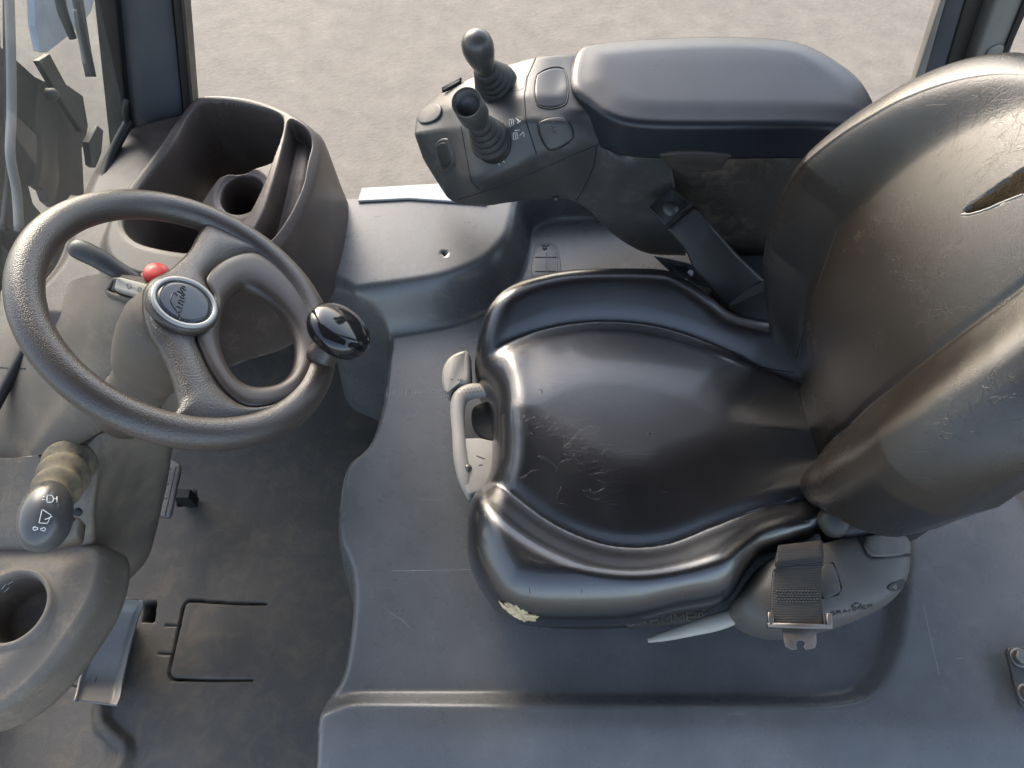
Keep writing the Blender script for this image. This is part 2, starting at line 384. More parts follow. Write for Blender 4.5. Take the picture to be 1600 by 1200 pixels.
# ------------------------------------------------------------------ moulded deck the seat stands on
def z2(pts, z): return PP(pts, z)[:, :2]
rec = rounded(np.concatenate([z2([(480, 520), (560, 505), (650, 492), (715, 478), (775, 450), (808, 410), (820, 370), (826, 340), (850, 326), (900, 322), (1100, 322), (1330, 322)], .36),
      z2([(1400, 345), (1412, 500), (1410, 800), (1400, 950), (1385, 1020), (1355, 1068), (1300, 1087), (1150, 1088), (900, 1087), (560, 1086), (400, 1086)], .35)]), 220)
front = even(spl(z2([(470, 200), (492, 380), (505, 475), (548, 502), (590, 520), (588, 570), (580, 630), (562, 682), (532, 710), (518, 742), (510, 800), (512, 845), (528, 885), (533, 930), (526, 1000), (516, 1048), (494, 1082), (484, 1110), (477, 1200), (470, 1300)], .34), 300), 160)
hole = P(694, 391, .42)[:2]
def deck_z(p):
    d = sdf(p, rec); x, y = p[:, 0], p[:, 1]
    hi = .028 + .055 * ss(.55, .75, y) * ss(.5, .1, x)
    wd = .024 + .044 * ss(.5, .7, y) * ss(.08, -.08, x)
    z = .33 + hi * ss(0, 1, (d + wd * .35) / wd)
    z += .06 * ss(.80, .90, x + .12 * (y - .3))                         # rear cover step
    z -= .055 * np.clip((.105 - y) / .16, 0, 1) ** 1.6 * ss(-.30, -.12, x) + .02 * np.clip((.105 - y) / .2, 0, 1) * (1 - ss(-.30, -.12, x))
    sl = sideof(p, front)                                              # >0: deck side
    z = z * ss(-.030, .022, sl) ** .8 - .06 * ss(-.020, -.034, sl)
    z -= .02 * (np.hypot(x - hole[0], y - hole[1]) < .0042)
    return z
v, f = hfield(-.46, 1.15, -.12, 1.10, .0042, deck_z)
f = [q for q in f if (v[q[2]][1] < 1.005 or v[q[0]][0] > -.045) and max(v[i][2] for i in q) > -.02]
deck = empty("engine_cover", (.3, .45, .33), "grey moulded plastic cover forming the deck around and under the seat", "cover")
deck_m = mk("cover_panel", v, f, M['deck'], deck, fix=False)
mk("side_skirt", *g_box((.35, 1.0, .03), 1.56, .006, .55), M['deck'], deck, smooth=False)
DT = tree(deck_m)
# vent clip moulded into the deck
q, n = on(DT, [(835, 392), (842, 382), (862, 381), (872, 392), (874, 436), (833, 436)])
clip = slab(rounded(q, 40), n, .002, .001)
cl = mk("clip_plate", *clip, M['deck'], deck)
CT = tree(cl, deck_m)
strokes("clip_rib", CT, [[(854, 396), (854, 440)], [(869, 396), (871, 440)], [(836, 402), (872, 402)], [(836, 424), (872, 424)], [(846, 384), (858, 384)]], .0011, M['deck'], deck)
c, n = hit(CT, 851, 388); mk("rivet", *g_lathe(c, n, [(.004, 0), (.004, .0015), (.002, .003), (.0002, .0032)], 12), M['steel'], deck)
strokes("scratch", DT, [[(1443, 945), (1449, 975), (1457, 1010), (1468, 1055)], [(1494, 1029), (1503, 1029)], [(606, 955), (630, 970), (640, 981)], [(612, 892), (700, 891), (735, 890)],
        [(590, 658), (602, 659)], [(655, 781), (690, 781)], [(675, 698), (702, 699)], [(570, 438), (592, 436)], [(736, 355), (744, 355)]], .00022, M['printgrey'], deck, lift=.00005, sides=4)
sc_ = []
for _ in range(70):
    x, y = rnd.uniform(530, 740), rnd.uniform(560, 1060); a = rnd.uniform(0, 6.28); n_ = rnd.randint(1, 6); ln = [(x, y)]
    for _k in range(n_): a += rnd.gauss(0, .25); x += 5 * math.cos(a); y += 5 * math.sin(a); ln.append((x, y))
    sc_.append(ln)
for _ in range(34):
    x, y = rnd.uniform(1290, 1590), rnd.gauss(1112, 7); sc_.append([(x, y), (x + rnd.uniform(-2, 2), y + rnd.uniform(3, 9))])
for _ in range(40):
    x, y = rnd.uniform(1330, 1560), rnd.uniform(850, 1190); sc_.append([(x, y), (x + rnd.gauss(0, 4), y + rnd.gauss(0, 6))])
for _ in range(25):
    x, y = rnd.uniform(540, 780), rnd.uniform(330, 460); sc_.append([(x, y), (x + rnd.gauss(0, 5), y + rnd.gauss(0, 3))])
M['scuff'] = mat("scuffed_plastic", (.17, .175, .18), .6)
strokes("scuff", DT, sc_, .00016, M['scuff'], deck, lift=.00004, sides=4)
marks = []
for k, x in enumerate((607, 617, 627, 637, 647, 657, 667, 677, 687)):
    marks.append([(x + 3 * math.cos(a), 612 + (4 if k > 3 else 5) * math.sin(a)) for a in np.linspace(0, 6.28, 10)])
    if k < 4: marks.append([(x - 2, 612), (x - 3, 622)])
strokes("moulded_mark", DT, marks, .0004, M['printgrey'], deck, lift=.00005, sides=4)
# bolted hinge plate on the right edge
pl = empty("hinge_plate", P(1590, 1055, .375), "dark hinge plate with two hex bolts at the deck's right edge", "plate")
ring = rect_ring([P(1568, 1012, .375), P(1660, 1008, .375), P(1660, 1105, .375), P(1592, 1105, .375)], .12)
hp = mk("plate_body", *slab(ring, (0, 0, 1), .006, .002), M['console'], pl)
for q in ((1592, 1028), (1604, 1084)):
    c = P(*q, .381); b = B(); b.add(*g_lathe(c, (0, 0, 1), [(.013, 0), (.013, .002), (.011, .003)], 24))
    b.add(*g_lathe(c + A(0, 0, .003), (.1, 0, 1), [(.0095, 0), (.0095, .005), (.008, .0065), (.001, .0068)], 6)); b.mk("bolt", M['steel'], pl, smooth=False)
# pale sill at the far edge
mk("sill_plate", *slab(np.array([P(566, 296, .414), P(700, 288, .414), P(760, 300, .414), P(760, 320, .414), P(640, 312, .414), P(560, 316, .414)]), (0, 0, 1), .004, .001, 2), M['sill'], smooth=False,
   label="narrow pale sill strip along the far edge of the grey deck", cat="sill")

# ------------------------------------------------------------------ floor mat with a cut flap
cuts = [z2([(415, 944), (350, 942), (300, 939), (289, 944), (285, 960), (272, 1020), (265, 1048), (267, 1058), (276, 1062), (330, 1063), (395, 1063)], 0)]
ticks = [z2([(259, 977), (283, 978)], 0), z2([(249, 1021), (271, 1022)], 0)]
bead = spl(z2([(158, 1105), (160, 1130), (178, 1150), (195, 1165), (195, 1185), (182, 1215)], 0), 40)
slot = z2([(229, 942), (243, 941), (240, 971), (225, 970)], 0)
slot2 = z2([(280, 768), (306, 767), (305, 789), (279, 789)], 0)
def mat_z(p):
    z = .004 * np.sin(p[:, 0] * 9) * np.sin(p[:, 1] * 7 + 1)
    e = even(spl(cuts[0], 120), 80); z -= .014 * ss(.0029, .0010, dist(p, e))
    inside = sdf(p, cuts[0]); z += .004 * ss(0, -.006, inside) * ss(-.47, -.56, p[:, 0])
    for t in ticks: z -= .006 * ss(.0026, .0008, dist(p, t))
    z += .014 * ss(.020, .004, dist(p, bead))
    for s in (slot, slot2): z -= .04 * ss(.003, -.003, sdf(p, s))
    return z
v, f = hfield(-.98, -.22, -.06, .98, .0025, mat_z)
fm = mk("floor_mat", v, f, M['mat'], label="dusty dark rubber floor mat with a square cut flap in the footwell", cat="mat", fix=False)

fw = empty("bulkhead", (-.6, .95, .0), "dark bulkhead added to keep light out of the footwell under the dashboard", "bulkhead")
mk("side_wall", *g_box((-.60, .97, .17), .80, .012, .38), M['shell'], fw, smooth=False); mk("front_wall", *g_box((-.955, .46, .03), .012, 1.03, .12), M['shell'], fw, smooth=False)  # dark walls added to stop light leaking in under the dash

# ------------------------------------------------------------------ dashboard with storage tray
tray_o = z2([(497, 214), (487, 190), (450, 168), (400, 151), (345, 145), (306, 150), (282, 175), (240, 235), (190, 300), (160, 380), (200, 430), (330, 440), (392, 425), (440, 372), (478, 300)], .60)
tray_o = rounded(tray_o, 120)
big = rounded(z2([(308, 168), (325, 159), (360, 160), (400, 168), (430, 177), (440, 190), (436, 215), (425, 245), (408, 290), (385, 335), (350, 375), (310, 392), (260, 388), (215, 375), (196, 350), (205, 318), (235, 275), (272, 225), (294, 185)], .60), 120)
slt = rounded(z2([(452, 192), (462, 191), (478, 202), (483, 218), (476, 250), (468, 285), (450, 325), (425, 362), (408, 375), (398, 366), (415, 330), (434, 270), (446, 220)], .60), 100)
cupb = rounded(z2([(330, 285), (350, 270), (380, 265), (412, 255), (440, 250), (420, 330), (380, 380), (320, 380), (300, 340)], .565), 80)
cupc = P(378, 302, .565)[:2]
shelf = rounded(z2([(498, 214), (488, 188), (450, 166), (400, 149), (342, 143), (300, 148), (250, 158), (184, 180), (140, 230), (104, 300), (70, 390), (0, 480), (100, 500), (230, 472), (318, 440), (394, 414), (442, 370), (480, 300)], .59), 140)
def dash_z(p):
    z = .572 + .03 * ss(.022, -.012, sdf(p, tray_o))
    db, ds = sdf(p, big), sdf(p, slt)
    floor = .40 + .0 * db
    blk = .566 - .12 * ss(.0, -.008, np.hypot(p[:, 0] - cupc[0], (p[:, 1] - cupc[1]) * .8) - .035) - .004 * ss(.01, 0, np.abs(np.hypot(p[:, 0] - cupc[0], (p[:, 1] - cupc[1]) * .8) - .035))
    k = ss(.008, -.008, sdf(p, cupb)); inner = floor * (1 - k) + blk * k
    t = ss(.004, -.008, db); z = z * (1 - t) + np.minimum(inner, z) * t
    t = ss(.0035, -.0055, ds); z = z - (.050 + .1 * np.clip(.80 - p[:, 1], -.1, .1)) * t
    z -= .004 * ss(.014, 0, np.abs(db)) * (db > -.01) * .6
    do = sdf(p, shelf); out = np.clip(do, 0, 1)
    z -= .018 * ss(-.03, .006, do); z -= np.minimum(out * 9.5, .5) * ss(0, .012, do)
    return np.maximum(z, .40)
v, f = hfield(-.88, -.26, .58, 1.10, .0014, dash_z)
f = [q for q in f if max(v[i][2] for i in q) > .4005]
dash = empty("dashboard", (-.5, .8, .57), "charcoal dashboard with an open storage tray, cup holder and narrow slot beside the front pillar", "dashboard")
dm = mk("tray_body", v, f, M['tray'], dash, fix=False)

# ------------------------------------------------------------------ steering column cover, lower panel, side console
cc = empty("column_cover", (-.55, .5, .45), "dusty brown plastic cover around the steering column under the wheel", "column cover")
rows = [[(85, 455, .52), (120, 436, .595), (160, 428, .640), (200, 430, .650), (250, 440, .645), (300, 470, .62), (340, 520, .50)],
        [(0, 520, .47), (95, 505, .57), (160, 495, .632), (200, 500, .642), (250, 520, .636), (310, 555, .60), (350, 600, .46)],
        [(-60, 575, .44), (75, 575, .535), (150, 570, .592), (200, 580, .605), (240, 600, .598), (310, 635, .55), (345, 668, .42)],
        [(-120, 640, .42), (40, 645, .49), (100, 645, .535), (160, 648, .548), (215, 655, .538), (270, 668, .49), (310, 690, .38)],
        [(-180, 720, .41), (0, 716, .445), (50, 712, .475), (105, 704, .495), (160, 678, .505), (215, 676, .45), (270, 690, .36)]]
v, f = g_surf([[P(*q) for q in r] for r in rows], 70, 90)
ccm = mk("cover_shell", v, f, M['dash'], cc)
rows = [[(-100, 722, .44), (105, 707, .487), (165, 672, .498), (222, 676, .470), (262, 690, .40), (270, 697, .30)],
        [(-120, 760, .44), (112, 755, .462), (168, 730, .452), (222, 736, .36), (258, 744, .28), (262, 750, .20)],
        [(-120, 800, .44), (118, 800, .44), (155, 790, .41), (205, 800, .30), (246, 806, .22), (248, 812, .15)],
        [(-120, 845, .43), (120, 842, .42), (155, 846, .36), (195, 855, .26), (228, 866, .18), (231, 872, .12)],
        [(-120, 880, .40), (120, 872, .38), (155, 884, .31), (180, 895, .22), (196, 905, .16), (198, 910, .10)]]
v, f = g_surf([[P(*q) for q in r] for r in rows], 60, 70)
lp = mk("lower_shroud", v, f, M['dash_dirty'], cc)
LT = tree(lp, ccm)
strokes("seam", LT, [[(62, 714), (105, 706), (128, 693), (165, 671)]], .0013, M['black'], cc, lift=0)
strokes("seam", LT, [[(0, 574), (20, 575), (40, 576)]], .0011, M['black'], cc, lift=0)
c, n = hit(LT, 122, 800); mk("screw_hole", *g_lathe(c, n, [(.006, -.001), (.006, .0006), (.001, .0006)], 16), M['black'], cc)

top = rounded(z2([(-160, 838), (-60, 838), (60, 842), (115, 850), (141, 857), (143, 890), (125, 940), (92, 990), (50, 1046), (2, 1088), (-60, 1114), (-160, 1130)], .42), 120)
cup = P(18, 950, .42)[:2]
cn = 200; ca = np.linspace(0, 2 * np.pi, cn, endpoint=False)
def star(poly, c, angs):
    poly = np.asarray(poly); a = np.unwrap(np.arctan2(poly[:, 1] - c[1], poly[:, 0] - c[0])); r = np.hypot(poly[:, 0] - c[0], poly[:, 1] - c[1])
    if a[-1] < a[0]: a, r = a[::-1], r[::-1]
    a2 = np.concatenate([a - 2 * np.pi, a, a + 2 * np.pi]); r2 = np.tile(r, 3); o = np.argsort(a2)
    return np.interp(angs + (2 * np.pi if a.min() > np.pi else 0), a2[o], r2[o])
tr = star(top, cup, ca); cdir = np.stack([np.cos(ca), np.sin(ca)], 1)
rings = []
for rr_, z in ((.001, .340), (.030, .340), (.039, .342), (.0425, .350), (.0445, .400), (.0455, .418), (.048, .4235), (.051, .4245), (.054, .4230), (.056, .4205)):
    rings.append(np.column_stack([cup + cdir * rr_, np.full(cn, z)]))
for t in np.linspace(.1, 1, 14)[:-1]:
    rr_ = .056 + (tr - .056) * t; rings.append(np.column_stack([cup + cdir * rr_[:, None], .4205 - .012 * ss(.05, 0, tr - rr_)]))
for o_, dz in ((0, .012), (.0045, .0145), (.009, .019), (.012, .026), (.014, .036), (.0155, .052), (.0165, .070), (.017, .082), (.014, .084), (.004, .083)):
    rings.append(np.column_stack([cup + cdir * (tr + o_)[:, None], np.full(cn, .4205 - dz)]))
sidec = empty("side_console", (-.7, .22, .3), "dusty rounded plastic console with a round cup holder at the lower left", "console")
v, f = g_loft(rings, True, False); sm = mk("console_shell", v, f, M['dash_dirty'], sidec)
ST = tree(sm)
strokes("moulded_mark", ST, [[(2, 921), (9, 912)], [(6, 925), (14, 918)], [(12, 913), (20, 908)]], .0007, M['printgrey'], sidec, lift=.0003)

# ------------------------------------------------------------------ indicator lever with bellows
lv = empty("indicator_lever", P(95, 740, .47), "smoky grey oval lever knob with white lamp and wiper symbols on a dusty bellows", "lever")
path = [P(112, 722, .475), P(100, 742, .50), P(88, 765, .53), P(75, 790, .56)]
pp = spl(path, 40); rad = .034 - .012 * np.linspace(0, 1, 40) + .0042 * np.sin(np.linspace(0, 3.5 * 2 * np.pi, 40))
mk("bellows", *g_tube(pp, rad, 28), M['rubber_dusty'], lv)
kp = [P(80, 762, .575), P(78, 772, .58), P(74, 790, .588), P(70, 812, .590), P(66, 834, .586), P(62, 852, .575), P(60, 858, .572)]
M['smoke'] = mat("smoky_knob", (.075, .072, .070), .22, rvar=.06, spots=((.3, .28, .25), 80, .05, .4), dust=(srgb(120, 110, 95), .15, 9))
kb = mk("knob", *g_tube(kp, [.012, .021, .028, .030, .027, .016, .002], 28, 40), M['smoke'], lv)
KT = tree(kb)
mk("bracket", *slab(rect_ring([P(104, 820, .50), P(135, 818, .50), P(130, 850, .49), P(80, 862, .49)], .2), (.2, 0, 1), .03, .006), M['dash_dirty'], lv)
sy = []
def arrow(cx, cy, s, d): return [(cx - d * s, cy - s * .4), (cx, cy - s * .4), (cx, cy - s * .9), (cx + d * s, cy), (cx, cy + s * .9), (cx, cy + s * .4), (cx - d * s, cy + s * .4), (cx - d * s, cy - s * .4)]
sy += [arrow(55, 826, 4, -1), arrow(68, 827, 4, 1)]
sy += [[(61, 817), (66, 796), (80, 805), (74, 818), (61, 817)], [(70, 812), (82, 807)]]
sy += [[(73, 784), (74, 774), (81, 774), (84, 779), (82, 785), (73, 785)], [(67, 776), (71, 777)], [(66, 781), (71, 781)], [(84, 779), (90, 780)], [(89, 776), (89, 785)]]
strokes("symbol", KT, sy, .00055, M['white'], lv, lift=.0001)

# ------------------------------------------------------------------ steering wheel
WO, WN = A(-.391, .526, .713), unit((.5916, .1665, .789)); E1, E2, _ = basis(WN)
def W(px, py, h=0): return PL(px, py, WO + WN * h, WN)
def W2(px, py, h=0): q = W(px, py, h) - WO; return A(q @ E1, q @ E2)
def U(p2, h): return WO + np.outer(p2[:, 0], E1) + np.outer(p2[:, 1], E2) + WN * h
wheel = empty("steering_wheel", tuple(W(285, 478)), "black pebbled steering wheel with a smooth insert on its right side and round badge", "steering wheel")
ang = np.linspace(0, 2 * np.pi, 160, endpoint=False); rings = []
for a in ang:
    d = E1 * math.cos(a) + E2 * math.sin(a); t = np.linspace(0, 2 * np.pi, 28, endpoint=False)
    rings.append(WO + d * .1705 + np.outer(np.cos(t) * .0195, d) + np.outer(np.sin(t) * .0175, WN))
r = np.array(rings); mk("rim", r.reshape(-1, 3), grid_faces(160, 28, True, True), M['wheel'], wheel)
def byang(poly, c, angs):
    poly = np.asarray(poly); out = []
    for a in angs:
        d = A(math.cos(a), math.sin(a)); best = 0
        for p, q in zip(poly, np.roll(poly, -1, 0)):
            e = q - p; den = d[0] * e[1] - d[1] * e[0]
            if abs(den) < 1e-12: continue
            w_ = p - c; t = (w_[0] * e[1] - w_[1] * e[0]) / den; s = (w_[0] * d[1] - w_[1] * d[0]) / den
            if -1e-9 <= s <= 1 + 1e-9 and t > best: best = t
        out.append(c + d * best)
    return np.array(out)
hol = rounded([W2(*q) for q in [(372, 454), (388, 452), (412, 463), (440, 488), (460, 520), (464, 552), (455, 582), (435, 600), (405, 606), (378, 600), (358, 580), (345, 548), (343, 515), (350, 480)]], 90)
insr = rounded([W2(*q) for q in [(385, 398), (412, 404), (440, 424), (468, 458), (492, 495), (508, 535), (512, 565), (495, 592), (465, 618), (425, 636), (385, 640), (355, 622), (330, 590), (312, 555), (304, 528), (322, 505), (330, 470), (318, 440), (345, 412)]], 120)
body = rounded([W2(*q) for q in [(228, 445), (262, 424), (295, 392), (312, 362), (330, 350), (395, 385), (440, 430), (480, 490), (508, 545), (508, 585), (480, 615), (430, 645), (370, 660), (310, 668), (262, 668), (278, 640), (275, 612), (266, 580), (250, 545), (234, 520), (224, 485)]], 160)
hc = hol.mean(0); an = np.linspace(0, 2 * np.pi, 200, endpoint=False)
H_, I_, Bd = byang(hol, hc, an), byang(insr, hc, an), byang(body, hc, an)
def lerp(a, b, t): return a + (b - a) * t
st_ = lambda a, b, hs: [U(lerp(a, b, t), h) for t, h in hs]
rg_ = st_(H_, Bd, [(.03, -.008), (.5, -.012), (.95, -.010), (1, -.004), (.985, .004), (.93, .008)]) + [U(lerp(I_, Bd, .45), .010), U(lerp(I_, Bd, .12), .009), U(I_, .004), U(lerp(H_, I_, .9), .002), U(lerp(H_, I_, .3), -.002)]
r = np.array(rg_); mk("spoke", r.reshape(-1, 3), grid_faces(len(rg_), 200, True, True), M['wheel'], wheel)
rg_ = st_(H_, I_, [(.02, -.010), (-.01, -.004), (.0, .001), (.06, .005), (.2, .0088), (.45, .0105), (.7, .0108), (.9, .0095), (.97, .0078), (.975, .003)])
r = np.array(rg_); mk("insert_panel", r.reshape(-1, 3), grid_faces(len(rg_), 200, False, True), M['insert'], wheel)
hcn = W(286, 477, .012)
hub = [(.034, -.05), (.038, -.03), (.040, -.012), (.0415, -.002), (.041, .004), (.039, .006)]
mk("hub", *g_lathe(hcn, WN, hub, 48), M['wheel'], wheel)
bd = mk("badge_ring", *g_lathe(hcn, WN, [(.0385, .004), (.0385, .007), (.0375, .0085), (.034, .0088), (.0325, .008), (.032, .0068), (.032, .004)], 64), M['silver'], wheel)
bf = mk("badge", *g_lathe(hcn, WN, [(.0325, .004), (.0322, .007), (.025, .0078), (.012, .0083), (.001, .0084)], 64), M['badge'], wheel)
BT = tree(bf)
# the script lettering, drawn along the badge's own axis
def zz(pts, k=6): return [tuple(q) for q in spl(np.array([(220 + x / 10.44, 420 + y / 10.44) for x, y in pts]), k * len(pts))]
logo = [zz([(590, 442), (572, 402), (535, 395), (500, 440), (487, 510), (500, 570), (545, 640), (590, 700), (602, 738), (586, 790), (590, 830), (620, 842), (646, 800), (640, 760), (608, 742)]),
        zz([(592, 702), (640, 706), (660, 682)]), zz([(578, 600), (664, 650), (672, 632)]), zz([(552, 572), (558, 576)]), zz([(600, 545), (692, 596)]), zz([(640, 566), (614, 520), (628, 502), (706, 546), (712, 526)]),
        zz([(655, 472), (642, 446), (666, 428), (702, 444), (716, 482), (690, 486), (652, 466)]), zz([(592, 358), (640, 386), (724, 430)]),
        zz([(690, 392), (664, 352), (640, 312), (664, 282), (710, 290), (736, 330), (716, 352), (690, 322), (660, 300)])]
strokes("logo", BT, logo, .0007, M['badge_logo'], wheel, lift=.0004)
# spinner knob
kc = W(503, 556, .012); ktop = W(533, 512, .060); kax = unit(unit(ktop - kc) * .6 + WN * .6)
o_ = ktop - kax * .012
mk("knob_post", *g_lathe(kc, unit(o_ - kc), [(.020, -.008), (.0205, .002), (.018, .008), (.0175, .03), (.022, .044), (.024, .046)], 32), M['insert'], wheel)
mk("spinner_knob", *g_lathe(o_, kax, [(0.0152, -0.0120), (0.0305, -0.0096), (0.0400, -0.0048), (0.0432, 0.0024), (0.0438, 0.0084), (0.0425, 0.0132), (0.0381, 0.0186), (0.0305, 0.0222), (0.0203, 0.0246), (0.0102, 0.0258), (0.0006, 0.0264)], 56), M['gloss'], wheel)
# column below the wheel
col = empty("steering_column", tuple(hcn - WN * .2), "stubby dusty steering column between wheel hub and its cover", "column")
mk("column_tube", *g_lathe(hcn, WN, [(.036, -.26), (.037, -.20), (.039, -.152), (.0405, -.146), (.047, -.130), (.053, -.10), (.056, -.07), (.056, -.045), (.050, -.025), (.038, -.015)], 40), M['dash'], col)
mk("boot_ring", *g_lathe(hcn - WN * .0, WN, [(.038, -.205), (.0405, -.200), (.0405, -.196), (.038, -.192)], 40), M['black'], col)

# ------------------------------------------------------------------ small controls near the column
TT = tree(ccm, dm)
rb = empty("emergency_button", tuple(P(243, 428, .62)), "round red push button behind the steering wheel badge", "button")
c = P(243, 440, .615); mk("button_cap", *g_lathe(P(244, 425, .652), (.25, .05, 1), [(.013, -.03), (.013, -.016), (.0165, -.014), (.0172, -.008), (.0170, -.002), (.0155, .001), (.006, .0022), (.0005, .0024)], 36), M['red'], rb)
mk("collar", *g_lathe(P(244, 434, .630), (.25, .05, 1), [(.024, -.03), (.024, -.006), (.021, -.002), (.012, -.0015)], 36), M['dash'], rb)
sw = empty("rocker_switch", tuple(P(195, 455, .65)), "pale worn rocker switch in a dark frame left of the wheel badge", "switch")
ring = rect_ring([P(162, 462, .645), P(176, 434, .65), P(242, 448, .655), P(236, 482, .65)], .25)
mk("switch_frame", *g_pillow(ring, (.1, 0, 1), [(0, -.02), (0, .004), (.002, .006), (.005, .006), (.006, .002), (.02, .002)]), M['dash'], sw)
ring = rect_ring([P(180, 456, .656), P(186, 436, .658), P(238, 450, .662), P(234, 472, .660)], .2)
swm = mk("rocker", *slab(ring, (.15, -.05, 1), .008, .003), M['beige'], sw)
strokes("symbol", tree(swm), [[(198, 444), (204, 443), (206, 449), (200, 451), (198, 444)], [(217, 449), (221, 450), (220, 456), (216, 455), (217, 449)]], .0004, M['console'], sw)
sl = empty("direction_lever", tuple(P(190, 430, .63)), "flat dark lever pointing left behind the steering wheel", "lever")
mk("lever_arm", *g_tube([P(215, 440, .635), P(180, 420, .65), P(150, 402, .665), P(120, 388, .675), P(108, 386, .675)], [.010, .013, .0145, .014, .006], 20, 30, flat=.6), M['console'], sl)

# ------------------------------------------------------------------ pedals
pd = empty("brake_pedal", tuple(P(262, 765, .10)), "small dull grey rubber faced pedal beside the lower shroud", "pedal")
ring = rect_ring([P(236, 805, .10), P(262, 716, .115), P(285, 730, .115), P(268, 812, .10)], .16)
pm = mk("pedal_pad", *slab(ring, (.3, 0, 1), .012, .004), M['pedal_dull'], pd)
strokes("pad_rib", tree(pm), [[(258, 732), (268, 733)], [(254, 756), (264, 757)], [(249, 778), (261, 779)], [(275, 730), (258, 806)]], .0011, M['rubber'], pd)
mk("pedal_arm", *g_box(P(291, 778, .03), .03, .018, .05), M['black'], pd, smooth=False)
pd = empty("accelerator_pedal", tuple(P(175, 1020, .10)), "bright worn metal pedal plate with turned edges beside the cup holder console", "pedal")
rows = []
for a, b_, da, db_ in (((176, 930), (226, 937), .150, .115), ((168, 938), (224, 948), .138, .103), ((158, 960), (218, 962), .128, .094), ((140, 1010), (204, 1015), .114, .080), ((124, 1058), (194, 1062), .104, .070), ((118, 1082), (190, 1088), .108, .076), ((114, 1096), (184, 1104), .118, .088)):
    r = []
    for t, dz in ((0, .008), (.12, .001), (.3, 0), (.7, 0), (.84, .001), (.93, .006), (1, .010)): r.append(P(a[0] + (b_[0] - a[0]) * t, a[1] + (b_[1] - a[1]) * t, da + (db_ - da) * t + dz))
    rows.append(r)
v, f = g_surf(rows, 40, 40); o = mk("pedal_plate", v, f, M['pedal'], pd)
md = o.modifiers.new("thick", 'SOLIDIFY'); md.thickness = .004
mk("pedal_post", *g_box(P(160, 1020, .05), .05, .12, .09), M['mast'], pd, smooth=False)

# ------------------------------------------------------------------ driver's seat
seat = empty("driver_seat", tuple(P(1000, 700, .34)), "worn black vinyl driver's seat with torn cushion corner and a slit in its backrest", "seat")
out = [(882, 431), (818, 445), (779, 464), (754, 494), (741, 538), (741, 572), (756, 595), (766, 626), (767, 695), (759, 730), (741, 754), (732, 794), (730, 853), (740, 892), (759, 926), (784, 954), (833, 968), (917, 970), (995, 966), (1064, 951), (1123, 940), (1150, 922), (1164, 897), (1194, 864), (1241, 846), (1290, 826), (1345, 770), (1350, 620), (1330, 520), (1262, 490), (1212, 500), (1148, 493), (1113, 473), (1074, 448), (1035, 431), (966, 428)]
O = rounded(z2(out, .455), 300)
trA = spl(z2([(735, 560), (765, 548), (800, 530), (850, 512), (905, 502), (960, 500), (1020, 506), (1080, 522), (1140, 545), (1200, 568), (1260, 585), (1340, 600)], .475), 60)
trB = spl(z2([(725, 728), (765, 742), (800, 768), (850, 806), (900, 832), (950, 848), (1000, 852), (1050, 845), (1110, 822), (1180, 795), (1270, 766), (1340, 745)], .475), 60)
lpf = spl(z2([(800, 560), (798, 640), (800, 720)], .475), 20)
ctr = z2([(1010, 690)], .46)[0]
def cushion_z(p, d):
    """height over the plan; d = distance inside the outline"""
    a = sideof(p, trA); b = -sideof(p, trB)                 # > 0 towards each bolster's outer side
    z = np.full(len(p), .470)
    for q, amp, wd in ((a, .042, .088), (b, .050, .066)):
        t = np.clip(q / wd, 0, 1); z += amp * np.sin(t * np.pi / 2) ** 1.4 * (q > 0)
        z -= .0045 * np.exp(-(q / .013) ** 2)
    mid = (a < 0) & (b < 0); am = np.minimum(-a, -b)
    z += .017 * ss(-.02, .13, am) * mid
    z += .016 * ss(-.01, -.09, p[:, 0]) * 0
    x = p[:, 0]
    z += .003 * np.exp(-((x - z2([(800, 640)], .47)[0][0]) / .022) ** 2) * mid * ss(0, .05, am)
    z -= .02 * ss(.30, .46, x) * (1 - .4 * mid)
    R, Hh = .055, .075
    e = np.clip(d / R, 0, 1); z -= Hh * (1 - np.sqrt(np.clip(1 - (1 - e) ** 2, 0, 1)))
    return z
ts = np.concatenate([1 - np.linspace(0, 1, 46)[1:] ** 1.0 * .30, np.linspace(.70, 0.004, 70)[1:]]); ts = np.concatenate([[1.0, .9985, .996, .9915, .987], ts[2:]])
rings = []
for k in (( -.05, .97), (-.03, .995), (-.012, 1.003)):
    rr = ctr + (O - ctr) * k[1]; z0 = cushion_z(O, np.zeros(len(O))); rings.append(np.column_stack([rr, z0 + k[0]]))
for t in ts:
    rr = ctr + (O - ctr) * t; d = dist(rr, O, True) if t < 1 else np.zeros(len(O))
    rings.append(np.column_stack([rr, cushion_z(rr, d)]))
v, f = g_loft(rings, False, True); v = np.array(v)
def split_tear(v, f, poly, normal_in, depth, edge):
    pr = proj(v); s = sdf(pr, np.array(poly, float)); inside = s < 0
    v = v + np.outer(np.where(inside, depth * ss(0, -edge, s), 0), normal_in)
    fi = [q for q in f if inside[list(q)].all()]; st = set(fi); fo = [q for q in f if q not in st]
    return v, fo, fi
tear1 = [(779, 938), (786, 943), (793, 941), (800, 945), (808, 946), (813, 951), (822, 955), (829, 959), (838, 961), (843, 964), (836, 967), (838, 971), (829, 969), (822, 971), (812, 968), (802, 963), (795, 957), (789, 951), (783, 948)]
cu = mk("cushion", v, f, M['vinyl'], seat, fix=False)
def sub(v, fs):
    ids = sorted({i for q in fs for i in q}); mp = {i: k for k, i in enumerate(ids)}; return v[ids], [tuple(mp[i] for i in q) for q in fs]
CU = tree(cu)
